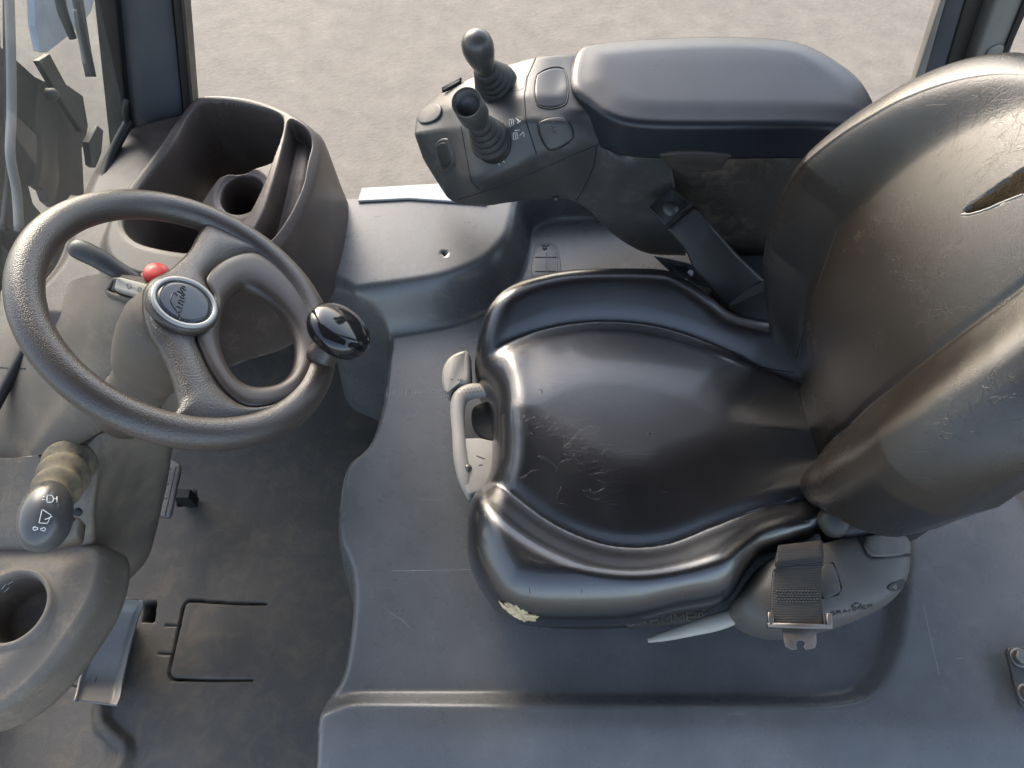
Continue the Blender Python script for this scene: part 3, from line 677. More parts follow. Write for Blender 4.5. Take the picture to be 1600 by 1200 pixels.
rag = even(np.array(tear1, float), 90, True); rag = rag + np.array([[rnd.uniform(-1.3, 1.3), rnd.uniform(-1.3, 1.3)] for _ in rag]); rc_ = rag.mean(0); fr = []
for t in (1.0, .96, .9, .8, .65, .5, .35, .2, .05):
    row = []
    for q in rag:
        h_ = hit(CU, *(rc_ + (q - rc_) * t)) or hit(CU, *(rc_ + (q - rc_) * .8)); row.append(h_[0] + h_[1] * (.0002 + .0016 * ss(1, .85, t) - .0012 * ss(.85, .2, t) + rnd.uniform(-.0003, .0003) * (t < 1)))
    fr.append(row)
mk("exposed_foam", *g_loft(fr, False, True), M['foam'], seat, label="pale yellow foam in the torn front corner of the cushion")
for nk in ([(843, 608), (848, 611), (846, 614)], [(829, 676), (833, 680)], [(827, 919), (828, 927)], [(1064, 931), (1068, 927)], [(908, 921), (909, 926)]): strokes("nick", CU, [nk], .0006, M['trim'], seat, lift=.0001)
for nk in ([(1180, 571), (1212, 578), (1240, 582)], [(1178, 668), (1210, 668), (1245, 672)]): strokes("panel_seam", CU, [nk], .0008, M['shell'], seat, lift=-.0001)
# lower shell under the cushion
O2 = ctr + (O - ctr) * .985
b = B(); b.add(*g_pillow(np.column_stack([O2, np.full(len(O2), .345)]), (0, 0, 1), [(.05, 0), (.01, .02), (.004, .045), (.03, .06)])); sh = b.mk("seat_pan", M['shell'], seat)
nm = rounded(z2([(800, 962), (850, 975), (930, 978), (1000, 974), (1100, 956), (1100, 930), (850, 930)], .38), 60)
mk("side_lip", *slab(np.column_stack([nm, np.full(60, .36)]), (0, 0, 1), .022, .006), M['shell'], seat)
mk("suspension_base", *slab(np.column_stack([ctr + (O - ctr) * .72, np.full(len(O), .30)]), (0, 0, 1), .06, .01), M['shell'], seat)

# backrest
NS, NW = 230, 250
def back_ring(s):
    k = max(0, (s - .62) / .38); rd = math.sqrt(max(0, 1 - k ** 2.6))
    z = .43 + .5512 * s; xp = .482 + .066 * s - .0695 * math.sin(s * math.pi)
    hw = float(np.interp(s, [0, .15, .35, .55, .75, 1], [.151, .1771, .2442, .2617, .2479, .2479])) * (rd ** .8 * .985 + .015)
    th = .08 * (rd * .93 + .07); tf = .022 * (rd * .93 + .07)
    amp = .065 * float(np.interp(s, [0, .1, .3, .6, .8, 1], [.62, .8, 1, 1, .65, .2])) * (rd * .9 + .1)
    cy = .5139 + .0123 * s
    w = np.linspace(-1, 1, NW); w = np.sign(w) * (1 - (1 - np.abs(w)) ** 1.25); a = np.abs(w)
    bol = np.where(a < .80, np.where(w > 0, ss(.46, .84, a), ss(.40, .76, a)), 1.0); dep = np.where(a > .80, (1 - np.sqrt(np.clip(1 - ((a - .80) / .20) ** 2, 0, 1))) * (tf * .75 + amp * .75), 0)
    xf = xp - amp * bol + dep - .034 * (1 - a ** 2) * rd - .003 * np.exp(-((w + .43) / .02) ** 2) * -1 * rd
    front = np.stack([xf, cy + hw * w, np.full(NW, z)], 1)
    wb = np.linspace(1, -1, 60)[1:-1]; xb = xp + th * (1 - np.abs(wb) ** 4 * .5)
    return np.concatenate([front, np.stack([xb, cy + hw * wb * .995, np.full(58, z)], 1)])
rings = [back_ring(s) for s in np.concatenate([np.linspace(0, .8, 170), .8 + .2 * np.sin(np.linspace(0, np.pi / 2, 60))[1:]])]
v, f = g_loft(rings); v = np.array(v)
tear2 = [(1503, 334), (1512, 322), (1524, 314), (1538, 305), (1556, 291), (1572, 280), (1590, 268), (1608, 257), (1614, 296), (1598, 303), (1582, 309), (1566, 317), (1552, 321), (1540, 327), (1526, 331), (1514, 334)]
v, fo, fi = split_tear(v, f, tear2, unit((.85, .1, -.3)), .016, 8)
br = mk("backrest", v, fo, M['vinyl_back'], seat)
def largest(fs):
    par = {}
    def find(a):
        while par.setdefault(a, a) != a: par[a] = par[par[a]]; a = par[a]
        return a
    for q in fs:
        for i in q[1:]: par[find(i)] = find(q[0])
    cnt = {}
    for q in fs: cnt.setdefault(find(q[0]), []).append(q)
    return max(cnt.values(), key=len)
if fi: vv, ff = sub(v, largest(fi)); mk("slit_lining", vv, ff, M['foam_dark'], seat, label="dark foam inside the slit in the backrest")
BR = tree(br)
def walk(x, y, a, n, st, wob):
    out = [(x, y)]
    for _ in range(n):
        a += rnd.uniform(-wob, wob); x += st * math.cos(a); y += st * math.sin(a); out.append((x, y))
    return out
cr = []
for _ in range(60):
    x, y = rnd.gauss(905, 75), rnd.gauss(690, 60)
    if 800 < x < 1080 and 560 < y < 800: cr.append(walk(x, y, rnd.choice((0, 3.14)) + rnd.gauss(.15, .5), rnd.randint(3, 9), 4, .5))
strokes("crease", CU, cr, .00032, M['vinyl'], seat, lift=-.00022, sides=6)
cr = []
for _ in range(60):
    x, y = rnd.uniform(1440, 1590), rnd.uniform(130, 330); cr.append(walk(x, y, -.75 + rnd.gauss(0, .3), rnd.randint(3, 8), 6, .3))
for _ in range(45):
    t = rnd.random(); cr.append(walk(1420 + 170 * t + rnd.gauss(0, 14), 690 - 110 * t + rnd.gauss(0, 22), -.6 + rnd.choice((0, 1.4)) + rnd.gauss(0, .3), rnd.randint(2, 6), 5, .5))
strokes("crease", BR, cr, .00036, M['vinyl_back'], seat, lift=-.00022, sides=6)
strokes("frayed_edge", BR, [[(1502, 335), (1515, 335), (1530, 331), (1545, 326), (1560, 319), (1580, 311), (1598, 304)]], .0009, M['printgrey'], seat, lift=.0004)
strokes("panel_seam", BR, [[(1308, 360), (1290, 410), (1270, 465), (1255, 520), (1243, 560)]], .0010, M['shell'], seat, lift=-.0003)
# recliner housing at the near rear corner
rh = [(1158, 962), (1150, 940), (1168, 912), (1196, 876), (1240, 856), (1290, 846), (1345, 832), (1400, 830), (1426, 838), (1429, 880), (1420, 912), (1398, 938), (1350, 962), (1290, 980), (1230, 988), (1185, 978)]
R3 = np.column_stack([rounded(z2(rh, .45), 120), np.full(120, .40)])
rcc = R3.mean(0)
rc = mk("recliner_cover", *g_loft([rcc + (R3 - rcc) * k + A(0, .012 * (1 - k), h) for k, h in ((.90, -.03), (.98, -.01), (1.0, .02), (.985, .038), (.95, .050), (.90, .058), (.82, .064), (.7, .068), (.5, .072), (.25, .073), (.02, .073))]), M['trim'], seat)
RC = tree(rc)
v, f, e = patch(RC, [(1342, 838), (1420, 836), (1424, 868), (1356, 874)], .006, bev=.2); mk("cover_cap", v, f, M['trim'], seat)
mk("dark_filler", *slab(rounded([P(*q, .425) for q in [(1288, 814), (1340, 800), (1450, 795), (1432, 842), (1350, 852), (1288, 850)]], 50), (0, 0, 1), .05, .015), M['shell'], seat)  # dark filler slab added over the bright gap below the backrest
strokes("cover_gap", RC, [[(1340, 834), (1354, 868), (1363, 874), (1425, 867)], [(1427, 836), (1428, 866)]], .0018, M['black'], seat, lift=.0)
q, n = on(RC, [(1386, 918), (1395, 910), (1412, 905), (1416, 908), (1408, 918), (1394, 924)]); mk("cover_hole", *slab(rounded(q, 24), n, .0015, .0005), M['black'], seat)
q, n = on(RC, [(1282, 890), (1300, 882), (1312, 918), (1306, 928), (1284, 932)]); mk("release_button", *slab(rounded(q, 24), n, .003, .001), M['trim'], seat)
strokes("button_gap", RC, [[(1280, 886), (1302, 879), (1315, 918), (1309, 930), (1284, 935)]], .0013, M['black'], seat, lift=.0)
def text_on(t, txt, x0, y0, x1, y1, hpx, r, m, parent, name, thick=1.0):
    """letters drawn as strokes on a unit cell, laid along a pixel baseline and cast on the surface"""
    G5 = {'G': [[(1, .85), (.7, 1), (.3, 1), (0, .7), (0, .3), (.3, 0), (.7, 0), (1, .2), (1, .45), (.6, .45)]], 'R': [[(0, 0), (0, 1), (.7, 1), (1, .8), (.7, .5), (0, .5)], [(.5, .5), (1, 0)]],
          'A': [[(0, 0), (.5, 1), (1, 0)], [(.2, .38), (.8, .38)]], 'M': [[(0, 0), (0, 1), (.5, .3), (1, 1), (1, 0)]], 'E': [[(1, 0), (0, 0), (0, 1), (1, 1)], [(0, .5), (.8, .5)]]}
    d = A(x1 - x0, y1 - y0); L_ = np.linalg.norm(d); d /= L_; up = A(d[1], -d[0]); cw = L_ / len(txt); ls = []
    for i, ch in enumerate(txt):
        for s in G5[ch]: ls.append([tuple(A(x0, y0) + d * (i * cw + q[0] * cw * .74) + up * q[1] * hpx) for q in s])
    return strokes(name, t, ls, r, m, parent)
text_on(RC, "GRAMMER", 1298, 962, 1366, 948, 5, .0006, M['shell'], seat, "lettering")
strokes("emblem", RC, [[(1330, 948), (1338, 942), (1346, 945), (1340, 950), (1330, 948)]], .0009, M['shell'], seat)
lip = mk("badge_strip", *slab(np.array([P(975, 962, .392), P(1095, 946, .392), P(1100, 968, .372), P(980, 982, .372)]), unit((0, -.75, .66)), .004, .001), M['shell'], seat)
text_on(tree(lip), "GRAMMER", 978, 977, 1112, 966, 12, .0012, M['trim'], seat, "lettering")
# release paddle
pa = [P(1012, 1001, .385), P(1040, 994, .390), P(1080, 983, .396), P(1120, 972, .402), P(1150, 962, .406), P(1162, 956, .408)]
mk("tilt_handle", *g_tube(pa, [.003, .0065, .0095, .0115, .0095, .003], 20, 40, flat=.7), M['beige'], seat)
# front weight adjuster
ring = rounded([P(*q, .400) for q in [(696, 612), (695, 590), (702, 572), (716, 561), (734, 557), (737, 575), (736, 606), (716, 610), (704, 628)]], 60)
fh = mk("adjuster_cap", *slab(ring, (-.2, 0, 1), .022, .008), M['beige'], seat)
hp_ = [P(*q) for q in [(790, 612, .408), (760, 611, .409), (735, 612, .411), (719, 622, .412), (715, 645, .412), (717, 680, .411), (720, 715, .410), (727, 750, .408), (735, 780, .404)]]
fb = mk("adjuster_handle", *g_tube(hp_, [.010, .0115, .0135, .0135, .0115, .0105, .0115, .0105, .004], 24, 60, flat=.8, up=(0, 0, 1)), M['beige'], seat)
fp_ = mk("handle_plate", *slab(even([P(*q, .402) for q in [(716, 690), (750, 689), (790, 698), (790, 760), (750, 772), (732, 778), (724, 760)]], 60, True), (0, 0, 1), .012, .003), M['beige'], seat)
FT = tree(fb, fh, fp_)
strokes("symbol", FT, [[(704, 592), (709, 594), (712, 599), (716, 599), (716, 592)], [(720, 592), (720, 596)], [(744, 712), (752, 715), (758, 717)], [(748, 727), (754, 726)]], .0007, M['trim'], seat)
c, n = hit(FT, 732, 731); mk("rivet", *g_lathe(c, n, [(.0062, -.001), (.006, .001), (.004, .0032), (.0005, .004)], 20), M['steel'], seat)
for i in range(7):
    for j in range(2):
        h_ = hit(FT, 713 + i * 6 + j * 3, 610 - i * .7 + j * 5)
        if h_: mk("dimple", *g_lathe(h_[0], h_[1], [(.0009, -.0005), (.0009, .0002), (.0002, .0002)], 8), M['shell'], seat)
mk("lever_linkage", *slab(rounded([P(*q, .375) for q in [(740, 640), (775, 635), (775, 690), (742, 676)]], 30), (0, 0, 1), .008, .002), M['rubber'], seat)
# ------------------------------------------------------------------ seat belt
sb = empty("seat_belt", tuple(P(1245, 930, .47)), "black woven seat belt strap with metal tongue hanging over the seat's rear corner", "seat belt")
z0 = [.50, .502, .503, .505, .502, .496, .490, .486, .484]
cx = [(1215, 1284, 852), (1214, 1286, 860), (1212, 1287, 872), (1212, 1286, 884), (1208, 1284, 894), (1206, 1283, 915), (1205, 1284, 940), (1205, 1286, 962), (1206, 1288, 980)]
rows = [[P(a + (b_ - a) * t, y + (4 - 8 * t if i < 4 else 0), z + .002 * math.sin(t * math.pi)) for t in np.linspace(0, 1, 6)] for i, ((a, b_, y), z) in enumerate(zip(cx, z0))]
v, f = g_surf(rows, 60, 30); wb = mk("webbing", v, f, M['web'], sb); md = wb.modifiers.new("thick", 'SOLIDIFY'); md.thickness = .0025
rows = [[P(a + (b_ - a) * t, y + 4 - 8 * t, z) for t in np.linspace(0, 1, 6)] for (a, b_, y), z in (((1216, 1284, 848), .507), ((1214, 1285, 858), .513), ((1212, 1286, 872), .513), ((1212, 1287, 882), .508))]
v, f = g_surf(rows, 24, 20); o = mk("webbing_fold", v, f, M['web'], sb); md = o.modifiers.new("thick", 'SOLIDIFY'); md.thickness = .003
ls = []
for j in range(5):
    for i in range(13):
        x = 1213 + i * 5 + (j % 2) * 2.5; y = 923 + j * 4.2; ls.append([(x, y), (x + 2.6, y + .6)])
strokes("stitching", tree(wb), ls, .0007, M['trim'], sb, lift=.0004)
b = B()
for q in ([(1197, 958), (1206, 957), (1208, 976), (1199, 980)], [(1288, 960), (1297, 959), (1299, 979), (1290, 980)], [(1197, 974), (1298, 977), (1298, 985), (1198, 982)]):
    b.add(*slab(np.array([P(*p_, .484) for p_ in q]), (0, 0, 1), .007, .002))
b.mk("tongue_frame", M['steel'], sb)
tg = [P(*q, .482) for q in [(1222, 982), (1274, 983), (1275, 1005), (1272, 1013), (1258, 1016), (1255, 1012), (1257, 1005), (1253, 1002), (1249, 1001), (1244, 1003), (1243, 1010), (1245, 1015), (1236, 1016), (1226, 1011), (1224, 1003)]]
mk("tongue_plate", *slab(np.array(tg), (0, 0, 1), .003, .0006, 2), M['steel'], sb)
# anchor knob just behind the belt
ak = P(1300, 812, .55); mk("pivot_cap", *g_lathe(P(1304, 818, .51), (-.3, -.5, .8), [(.019, -.03), (.019, .0), (.016, .006), (.009, .009), (.001, .0095)], 32), M['shell'], seat)

# ------------------------------------------------------------------ armrest console
ac = empty("armrest_console", tuple(P(900, 300, .55)), "grey control console with two joysticks and padded black armrest right of the seat", "armrest")
def ring_c(far, mid, near, wall, bot):
    far, mid, near, wall, bot = [np.asarray(q) for q in (far, mid, near, wall, bot)]
    fu = far + A(0, .012, -.05); bu = bot + A(0, .07, .012)
    fu2 = A((far[0] + bot[0]) / 2, far[1] + .01, (far[2] + bot[2]) / 2 - .04)
    key = [fu, far, lerp(far, mid, .5), mid, lerp(mid, near, .5), near, lerp(near, wall, .15), wall, bot, bu, fu2]
    pts = []
    for i, k in enumerate(key):                            # polyline with small rounded corners
        a, c_ = key[i - 1], key[(i + 1) % len(key)]; r = .16
        p, q = k + (a - k) * r, k + (c_ - k) * r
        for t in np.linspace(0, 1, 6): pts.append((1 - t) ** 2 * p + 2 * t * (1 - t) * k + t * t * q)
    return even(np.array(pts), 110, True)
Yw = .872
def pyw(px, py, y=Yw): return PY(px, py, y)
secs = [ring_c(P(672, 166, .578), P(656, 192, .580), P(655, 214, .574), P(664, 246, .548), P(698, 304, .515)),
        ring_c(P(668, 160, .590), P(652, 182, .592), P(649, 209, .586), P(664, 250, .550), P(704, 316, .500)),
        ring_c(P(692, 142, .622), P(680, 168, .618), P(684, 203, .612), P(708, 262, .575), P(722, 325, .495)),
        ring_c(P(735, 120, .655), P(714, 165, .650), P(722, 200, .642), P(741, 284, .600), P(760, 325, .510)),
        ring_c(P(785, 102, .680), P(765, 160, .675), P(772, 215, .665), P(790, 270, .625), P(800, 320, .522)),
        ring_c(P(833, 88, .700), P(818, 150, .700), P(822, 190, .690), P(840, 244, .648), P(850, 316, .535)),
        ring_c(P(875, 83, .700), P(865, 150, .704), P(868, 192, .694), P(888, 236, .655), P(885, 316, .540)),
        ring_c(P(910, 86, .686), P(905, 140, .700), P(922, 176, .694), P(938, 226, .655), pyw(922, 336)),
        ring_c(P(950, 112, .640), P(950, 140, .650), P(952, 200, .655), pyw(956, 240), pyw(958, 372)),
        ring_c(P(1000, 112, .64), P(1000, 140, .655), P(1000, 200, .652), pyw(1000, 240), pyw(1010, 402)),
        ring_c(P(1050, 112, .64), P(1050, 140, .655), P(1050, 200, .652), pyw(1044, 240), pyw(1072, 406))]
R = np.array(secs); R = spl(R, 120); v, f = g_loft(R)
hd = mk("console_body", v, f, M['console'], ac)
secs = [ring_c(P(1020, 112, .64), P(1020, 150, .65), P(1020, 190, .655), pyw(1020, 240, .90), pyw(1040, 396, .90)),
        ring_c(P(1180, 112, .64), P(1180, 150, .65), P(1180, 190, .655), pyw(1180, 240, .90), pyw(1185, 424, .91)),
        ring_c(P(1240, 120, .64), P(1240, 160, .65), P(1240, 190, .655), pyw(1240, 240, .90), pyw(1250, 440, .91)),
        ring_c(P(1285, 150, .64), P(1285, 170, .65), P(1285, 190, .655), pyw(1285, 240, .90), pyw(1290, 400, .91))]
v, f = g_loft(spl(np.array(secs), 30)); mk("rear_panel", v, f, M['brown'], ac)
HT = tree(hd)
# armrest pad
pad = rounded(np.concatenate([z2([(893, 150), (892, 116), (903, 86), (930, 77), (1000, 69), (1100, 64), (1190, 66), (1250, 75), (1305, 104), (1345, 137)], .697), z2([(1372, 172), (1362, 199), (1250, 200), (1100, 201), (1000, 198), (952, 186), (922, 166)], .708)]), 220)
pc = pad.mean(0)
def pad_z(p, d):
    e = np.clip(d / .011, 0, 1); z = .714 - .011 * (1 - np.sqrt(np.clip(1 - (1 - e) ** 2, 0, 1)))
    yy = (p[:, 1] - pc[1]) / .09; xx = (p[:, 0] - pc[0]) / .2
    z += .005 * ss(0, .05, d) - .006 * np.clip(yy - .3, 0, 2) ** 2 - .004 * np.clip(xx, 0, 2) ** 2
    return z
rings = [np.column_stack([pc + (pad - pc) * k, np.full(220, z)]) for z, k in ((.652, .93), (.650, .99), (.655, 1.0), (.672, 1.002))]
for t in np.concatenate([[1, .998, .994, .988, .98, .965, .95, .93, .90, .87, .83], np.linspace(.78, .005, 24)]):
    rr = pc + (pad - pc) * t; d = dist(rr, pad, True) if t < 1 else np.zeros(220); rings.append(np.column_stack([rr, pad_z(rr, d)]))
v, f = g_loft(rings); apd = mk("armrest_pad", v, f, M['pad'], ac)
mk("pad_latch", *slab(rounded([PY(*q, .862) for q in [(1030, 236), (1040, 252), (1052, 262), (1085, 265), (1122, 262), (1132, 250), (1138, 236), (1080, 230)]], 50), (0, -.8, .3), .012, .005), M['brown'], ac)
# seams and inlays on the console
strokes("seam", HT, [[(720, 196), (726, 230), (736, 282), (748, 296)], [(838, 88), (824, 120), (819, 150), (822, 190), (838, 240)], [(716, 312), (745, 303), (800, 284), (850, 262), (900, 240), (935, 226)], [(932, 228), (928, 260), (912, 295), (898, 318)]], .0010, M['black'], ac, lift=-.0001)
q, n = on(HT, [(654, 186), (662, 172), (680, 163), (690, 168), (690, 180), (678, 191), (660, 194)]); mk("oval_button", *slab(rounded(q, 36), n, .004, .002), M['console'], ac)
v, f, e = patch(HT, [(677, 222), (701, 211), (714, 260), (690, 271)], .003, bev=.12); mk("rocker_frame", v, f, M['knob'], ac)
v, f, e = patch(HT, [(681, 226), (698, 218), (709, 256), (692, 265)], .0042, bev=.1); mk("rocker_pad", v, f, M['console_dark'], ac)
v, f, e = patch(HT, [(834, 112), (886, 100), (890, 168), (836, 172)], .0012); mk("pocket_lid", v, f, M['pad'], ac); strokes("panel_gap", HT, [e], .0013, M['black'], ac, lift=.0)
v, f, e = patch(HT, [(834, 188), (884, 180), (902, 216), (856, 242)], .0035, bev=.16); kb2 = mk("park_switch", v, f, M['console'], ac); strokes("panel_gap", HT, [e], .0014, M['black'], ac, lift=.0)
strokes("symbol", tree(kb2), [[(862, 192), (868, 192), (869, 198), (863, 199)], [(861, 192), (864, 208)], [(866, 204), (870, 210)]], .0005, M['knob'], ac)
v, f, e = patch(HT, [(790, 186), (818, 178), (827, 216), (798, 226)], .0009, bev=.05); lb = mk("label_plate", v, f, M['console'], ac)
fk = lambda x, y: [[(x, y), (x, y + 9), (x + 2, y + 11)], [(x, y), (x + 6, y - 1), (x + 7, y + 9)], [(x + 3.5, y + 1), (x + 4, y + 10)]]
strokes("symbol", tree(lb, hd), fk(796, 187) + fk(802, 208) + [[(806, 185), (813, 191)], [(808, 193), (814, 188)], [(809, 186), (811, 193)], [(804, 204), (812, 203)], [(812, 212), (818, 205), (819, 214)], [(777, 253), (781, 258)], [(784, 250), (789, 254)]], .0005, M['white'], ac)
v, f, e = patch(HT, [(796, 116), (826, 108), (820, 140), (798, 146)], .0009, bev=.05); mk("label_plate", v, f, M['console'], ac)
# joysticks
def joystick(base, mid, top, rb_, hollow, label):
    cb, nb = hit(HT, *base); j = mk("joystick", *g_lathe(cb, nb, [(.002, -.002), (rb_ * 1.02, -.002), (rb_ * 1.02, .002), (.002, .0024)], 32), M['console_dark'], ac); j['label'] = label
    mw = P(mid[0], mid[1], cb[2] + .055); path = spl([cb, lerp(cb, mw, .5), mw], 60); t = np.linspace(0, 1, 60)
    rad = rb_ * (1 - .5 * t) * (1 + .13 * np.abs(np.sin(t * np.pi * 5)) ** 1.0 - .08)
    mk("bellows", *g_tube(path, rad, 28), M['rubber'], j)
    tw = P(top[0], top[1], mw[2] + .07); ax = unit(tw - mw); L_ = np.linalg.norm(tw - mw)
    if hollow: prof = [(.012, -.008), (.014, .0), (.015, .008), (.0185, .02), (.0215, .034), (.0205, L_), (.0195, L_ + .0005), (.0188, L_ - .001), (.0182, L_ - .006), (.0165, L_ - .006), (.0160, L_ - .02), (.001, L_ - .021)]
    else: prof = [(0.0114, -0.0101), (0.0128, -0.0034), (0.0147, 0.0067), (0.0190, 0.0269), (0.0223, 0.0462), (0.0228, 0.0571), (0.0214, 0.0672), (0.0166, 0.0756), (0.0095, 0.0802), (0.0038, 0.0816), (0.0003, 0.0819)]
    mk("knob", *g_lathe(mw, ax, prof, 40), M['knob'] if not hollow else M['console'], j)
    return mw, ax, L_
joystick((776, 134), (758, 108), (742, 60), .034, False, "joystick with a worn oval knob nearest the far edge of the console")
mw, ax, L_ = joystick((768, 222), (747, 190), (729, 160), .032, True, "joystick with a broken hollow knob nearest the seat")
c = mw + ax * (L_ - .0195)
strokes("pin", HT, [[(868, 306), (876, 316), (884, 326)]], .0045, M['knob'], ac, lift=.003, sides=12)
for q in ((898, 318), (917, 327), (934, 344), (972, 380)):
    h_ = hit(HT, *q)
    if h_: mk("screw", *g_lathe(h_[0], h_[1], [(.004, -.002), (.004, .001), (.0025, .002), (.0003, .002)], 14), M['console_dark'], ac)
mk("edge_tab", *slab(rect_ring([P(690, 141, .628), P(722, 126, .645), P(720, 131, .645), P(692, 146, .628)], .2), (0, .3, 1), .006, .002), M['black'], ac)
# support arm below the armrest
sa = empty("armrest_bracket", tuple(P(1160, 460, .42)), "dark slanted support arm with cover joining the armrest to the seat base", "bracket")
nA = unit((-.25, -.72, .62))
up_ = [P(1013, 324, .560), P(1050, 291, .578), P(1083, 318, .566), P(1041, 352, .548)]
cap = mk("bracket_cap", *slab(rect_ring(up_, .1), nA, .016, .003), M['console_dark'], sa)
q = hit(tree(cap), 1048, 326); mk("cap_disc", *g_lathe(q[0], q[1], [(.012, 0), (.012, .0008), (.001, .0008)], 28), M['console'], sa)
lo = [P(1043, 356, .545), P(1085, 321, .562), P(1095, 328, .558), P(1112, 352, .545), P(1150, 395, .500), P(1197, 440, .450), P(1140, 482, .425), P(1110, 448, .455), P(1085, 418, .490), P(1070, 385, .522)]
mk("bracket_arm", *slab(even(lo, 70, True), nA, .022, .004), M['gloss'] if 0 else M['shell'], sa)
lt = [P(1126, 470, .425), P(1190, 438, .45), P(1200, 444, .45), P(1196, 452, .446), P(1140, 478, .425), P(1130, 480, .42)]
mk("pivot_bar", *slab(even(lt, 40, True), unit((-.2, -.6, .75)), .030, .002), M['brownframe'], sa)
bp = [P(*q, .40) for q in [(1098, 452), (1150, 405), (1235, 405), (1260, 520), (1150, 500)]]
mk("dark_filler_plate", *slab(even(bp, 50, True), (0, 0, 1), .012, .003), M['console_dark'], sa)  # dark slab added to cover the bright deck beside the seat
mk("mount_block", *slab(rounded([P(*q, .34) for q in [(1060, 455), (1150, 430), (1260, 430), (1260, 540), (1100, 520)]], 40), (0, 0, 1), .05, .006), M['shell'], sa)
pls = [P(1022, 400, .47), P(1045, 404, .47), P(1080, 412, .45), P(1112, 446, .42), P(1108, 462, .41), P(1070, 440, .42), P(1048, 425, .44)]
pm_ = mk("side_plate", *slab(even(pls, 50, True), unit((-.3, -.7, .6)), .004, .001), M['console'], sa)
PT = tree(pm_); q, n = on(PT, [(1070, 434), (1072, 426), (1078, 421), (1083, 424), (1080, 432), (1074, 438)])
if len(q) > 3: mk("plastic_peg", *slab(rounded(q, 20), n, .004, .0015), M['white'], sa)
b = B(); p0, p1 = P(1088, 452, .435), P(1110, 456, .432); tt_ = np.linspace(0, 1, 90); e1, e2, _ = basis(p1 - p0)
b.add(*g_tube([lerp(p0, p1, t) + .0065 * (e1 * math.cos(t * 38) + e2 * math.sin(t * 38)) for t in tt_], .0011, 6)); b.mk("spring", M['steel'], sa)

# ------------------------------------------------------------------ pillars, windscreen, roof
def prism(pts, dirs, th):                                  # strip between points and points pushed along y
    pts = np.array(pts); return pts
fp = empty("front_pillar", tuple(PY(240, 180, 1.06)), "dark painted front cab pillar with rubber seals at the upper left", "pillar")
def post(name, m, parent, lines, y, th, zlo=.50, zhi=1.60):   # lines: two image lines (px,py)-(px,py) on the plane y
    (a0, a1), (b0, b1) = lines; A0, A1, B0, B1 = PY(*a0, y), PY(*a1, y), PY(*b0, y), PY(*b1, y)
    ext = lambda p, q, z: p + (q - p) * (z - p[2]) / (q[2] - p[2])
    lo_ = [ext(A0, A1, zlo), ext(B0, B1, zlo)]; hi_ = [ext(A0, A1, zhi), ext(B0, B1, zhi)]
    r = lambda q: rect_ring([q[0], q[1], q[1] + A(0, th, 0), q[0] + A(0, th, 0)], .12, 4)
    rings = [lerp(r(lo_), r(hi_), t) for t in np.linspace(0, 1, 6)]
    return mk(name, *g_loft(rings), m, parent, sharp=40)
post("pillar_panel", M['paint'], fp, (((196, 190), (178, 0)), ((283, 150), (268, 0))), 1.055, .05)
post("seal", M['seal'], fp, (((172, 240), (146, 0)), ((200, 195), (182, 0))), 1.035, .06)
post("door_seal", M['seal'], fp, (((284, 150), (270, 0)), ((301, 150), (288, 0))), 1.05, .04)
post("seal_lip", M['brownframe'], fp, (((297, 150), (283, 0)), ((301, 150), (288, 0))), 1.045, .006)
pts = [P(197, 158, .66), P(196, 178, .62), P(198, 198, .58)]
mk("pillar_clip", *g_tube(pts, [.004, .0045, .003], 10, 12), M['rubber'], fp)
rp = empty("rear_pillar", tuple(PY(1500, 100, 1.1)), "grey and brown rear cab pillar behind the backrest at the upper right", "pillar")
post("pillar_flange", M['greyframe'], rp, (((1428, 130), (1470, 0)), ((1441, 130), (1478, 0))), 1.10, .02, .3)
post("pillar_face", M['paint'], rp, (((1441, 130), (1478, 0)), ((1470, 130), (1508, 0))), 1.12, .03, .3)
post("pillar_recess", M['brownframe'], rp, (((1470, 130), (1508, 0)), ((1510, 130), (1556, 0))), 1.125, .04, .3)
post("pillar_panel", M['greyframe'], rp, (((1510, 130), (1556, 0)), ((1565, 130), (1606, 0))), 1.09, .05, .3)
post("pillar_seal", M['seal'], rp, (((1568, 80), (1596, 10)), ((1577, 80), (1608, 10))), 1.085, .02, .3)
q = PY(1555, 80, 1.09); mk("pillar_plug", *g_lathe(q + A(0, -.001, 0), (0, -1, .1), [(.014, -.002), (.014, .002), (.012, .003), (.001, .003)], 24), M['greyframe'], rp)
gb = [P(197, 188, .595), P(170, 240, .575), P(150, 300, .56), P(112, 400, .545), P(60, 500, .52), P(10, 590, .50), P(-60, 720, .48), P(-160, 900, .46)]
sl_ = A(.27, 0, 1.0); rows = [[q + sl_ * h for h in np.linspace(-.06, 1.0, 5)] for q in gb]
v, f = g_surf(rows, 60, 12); gl = mk("windscreen", v, f, M['glass'], label="clear dusty windscreen pane at the left of the cab", cat="windscreen")
md = gl.modifiers.new("thick", 'SOLIDIFY'); md.thickness = .005; md.offset = 1
dgb = even(spl(gb, 80), 80); mk("windscreen_seal", *g_tube(dgb + A(.006, 0, .0), .008, 8), M['seal'], label="black rubber seal along the bottom of the windscreen", cat="seal")
rf = empty("overhead_guard", (.2, .55, 1.6), "unseen dark overhead guard roof sized to shade the cab", "roof")  # out of view; size and dark colour chosen to shade the interior
mk("rear_panel", *g_box((1.03, .55, 1.66), .90, 1.14, .03), M['roof'], rf, smooth=False)  # unseen panel, lengthened rearward to keep sun off the deck
for y in (.0, 1.10): mk("side_rail", *g_box((.44, y, 1.64), 2.04, .07, .07), M['roof'], rf, smooth=False)
mk("front_rail", *g_box((-.56, .55, 1.64), .07, 1.03, .065), M['roof'], rf, smooth=False)
mk("roof_panel", *g_box((.02, .55, 1.655), 1.12, 1.03, .03), M["roof"], rf, smooth=False)

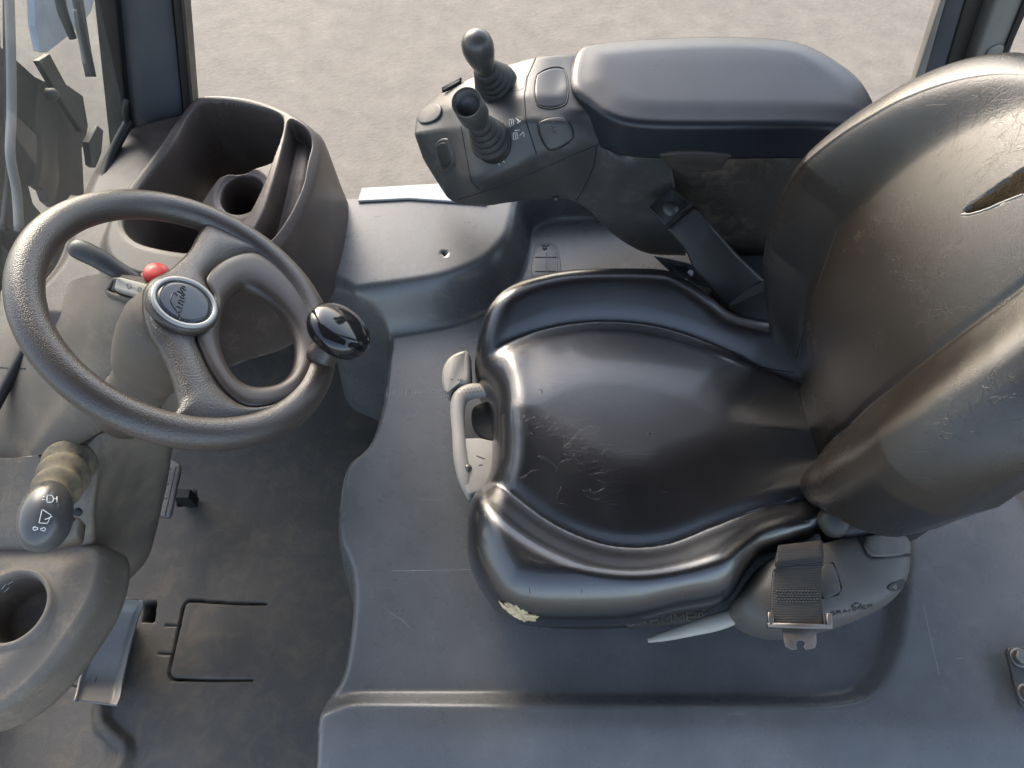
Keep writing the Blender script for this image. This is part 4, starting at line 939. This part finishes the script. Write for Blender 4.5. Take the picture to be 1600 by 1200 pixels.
# ------------------------------------------------------------------ mast and wiper beyond the windscreen
ms = empty("lift_mast", (-1.0, .8, -.5), "dark steel lift mast plates and pipes seen through the windscreen", "mast")
def plate(name, pts, x, th, m, par, **k):
    r = np.array([PX(*q, x) for q in pts]) - A(th, 0, 0); return mk(name, *slab(r, (1, 0, .0), th, min(.002, th * .3), 2), m, par, smooth=False, **k)
plate("mast_plate", [(-90, 60), (0, 72), (24, 92), (55, 120), (82, 133), (106, 133), (130, 150), (138, 196), (134, 222), (128, 232), (130, 262), (132, 306), (112, 304), (100, 318), (88, 324), (76, 314), (70, 298), (62, 292), (44, 288), (52, 318), (66, 336), (40, 380), (0, 460), (-90, 520)], -1.02, .02, M['mast'], ms)
plate("mast_upright", [(-60, -60), (-2, -60), (8, 300), (0, 500), (-60, 500)], -.98, .03, M['mast'], ms)
plate("mast_bracket", [(139, 222), (153, 196), (162, 204), (159, 240), (150, 262), (144, 258)], -.94, .015, M['mast'], ms)
plate("mast_bracket", [(60, 95), (78, 84), (106, 136), (135, 200), (128, 206), (104, 170)], -.99, .012, M['console_dark'], ms)
mk("hydraulic_pipe", *g_tube([PX(14, -20, -.9), PX(17, 80, -.9), PX(18, 170, -.9), PX(16, 240, -.89), PX(26, 300, -.88), PX(30, 360, -.87)], .008, 12, 40), M['greyframe'], ms)
mk("hydraulic_hose", *g_tube([PX(10, -20, -.92), PX(11, 150, -.92), PX(14, 260, -.91), PX(5, 360, -.9)], .006, 12, 30), M['rubber'], ms)
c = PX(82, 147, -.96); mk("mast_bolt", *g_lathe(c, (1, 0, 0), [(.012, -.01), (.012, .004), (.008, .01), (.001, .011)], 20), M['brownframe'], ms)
plate("sunlit_plate", [(52, -40), (156, -40), (143, 18), (134, 30), (110, 54), (74, 82), (64, 80), (56, 40)], -1.25, .02, M['pale'], ms)  # plain steel plate, no lamp; its sunlit look is put into the colour
wp = empty("wiper", tuple(PX(120, 60, -.72)), "black windscreen wiper arm with its blade at the upper left", "wiper")
mk("wiper_arm", *g_tube([PX(90, -20, -.70), PX(97, 15, -.70), PX(106, 40, -.70), PX(114, 60, -.70)], [.008, .008, .007, .006], 10, 16), M['seal'], wp)
mk("wiper_blade", *g_tube([PX(118, -20, -.71), PX(126, 30, -.71), PX(134, 80, -.71), PX(142, 120, -.71)], .0095, 8, 16, flat=.6), M['rubber'], wp)
mk("blade_clip", *g_tube([PX(117, 15, -.69), PX(122, 50, -.69), PX(133, 100, -.69)], .0028, 8, 14), M['greyframe'], wp)
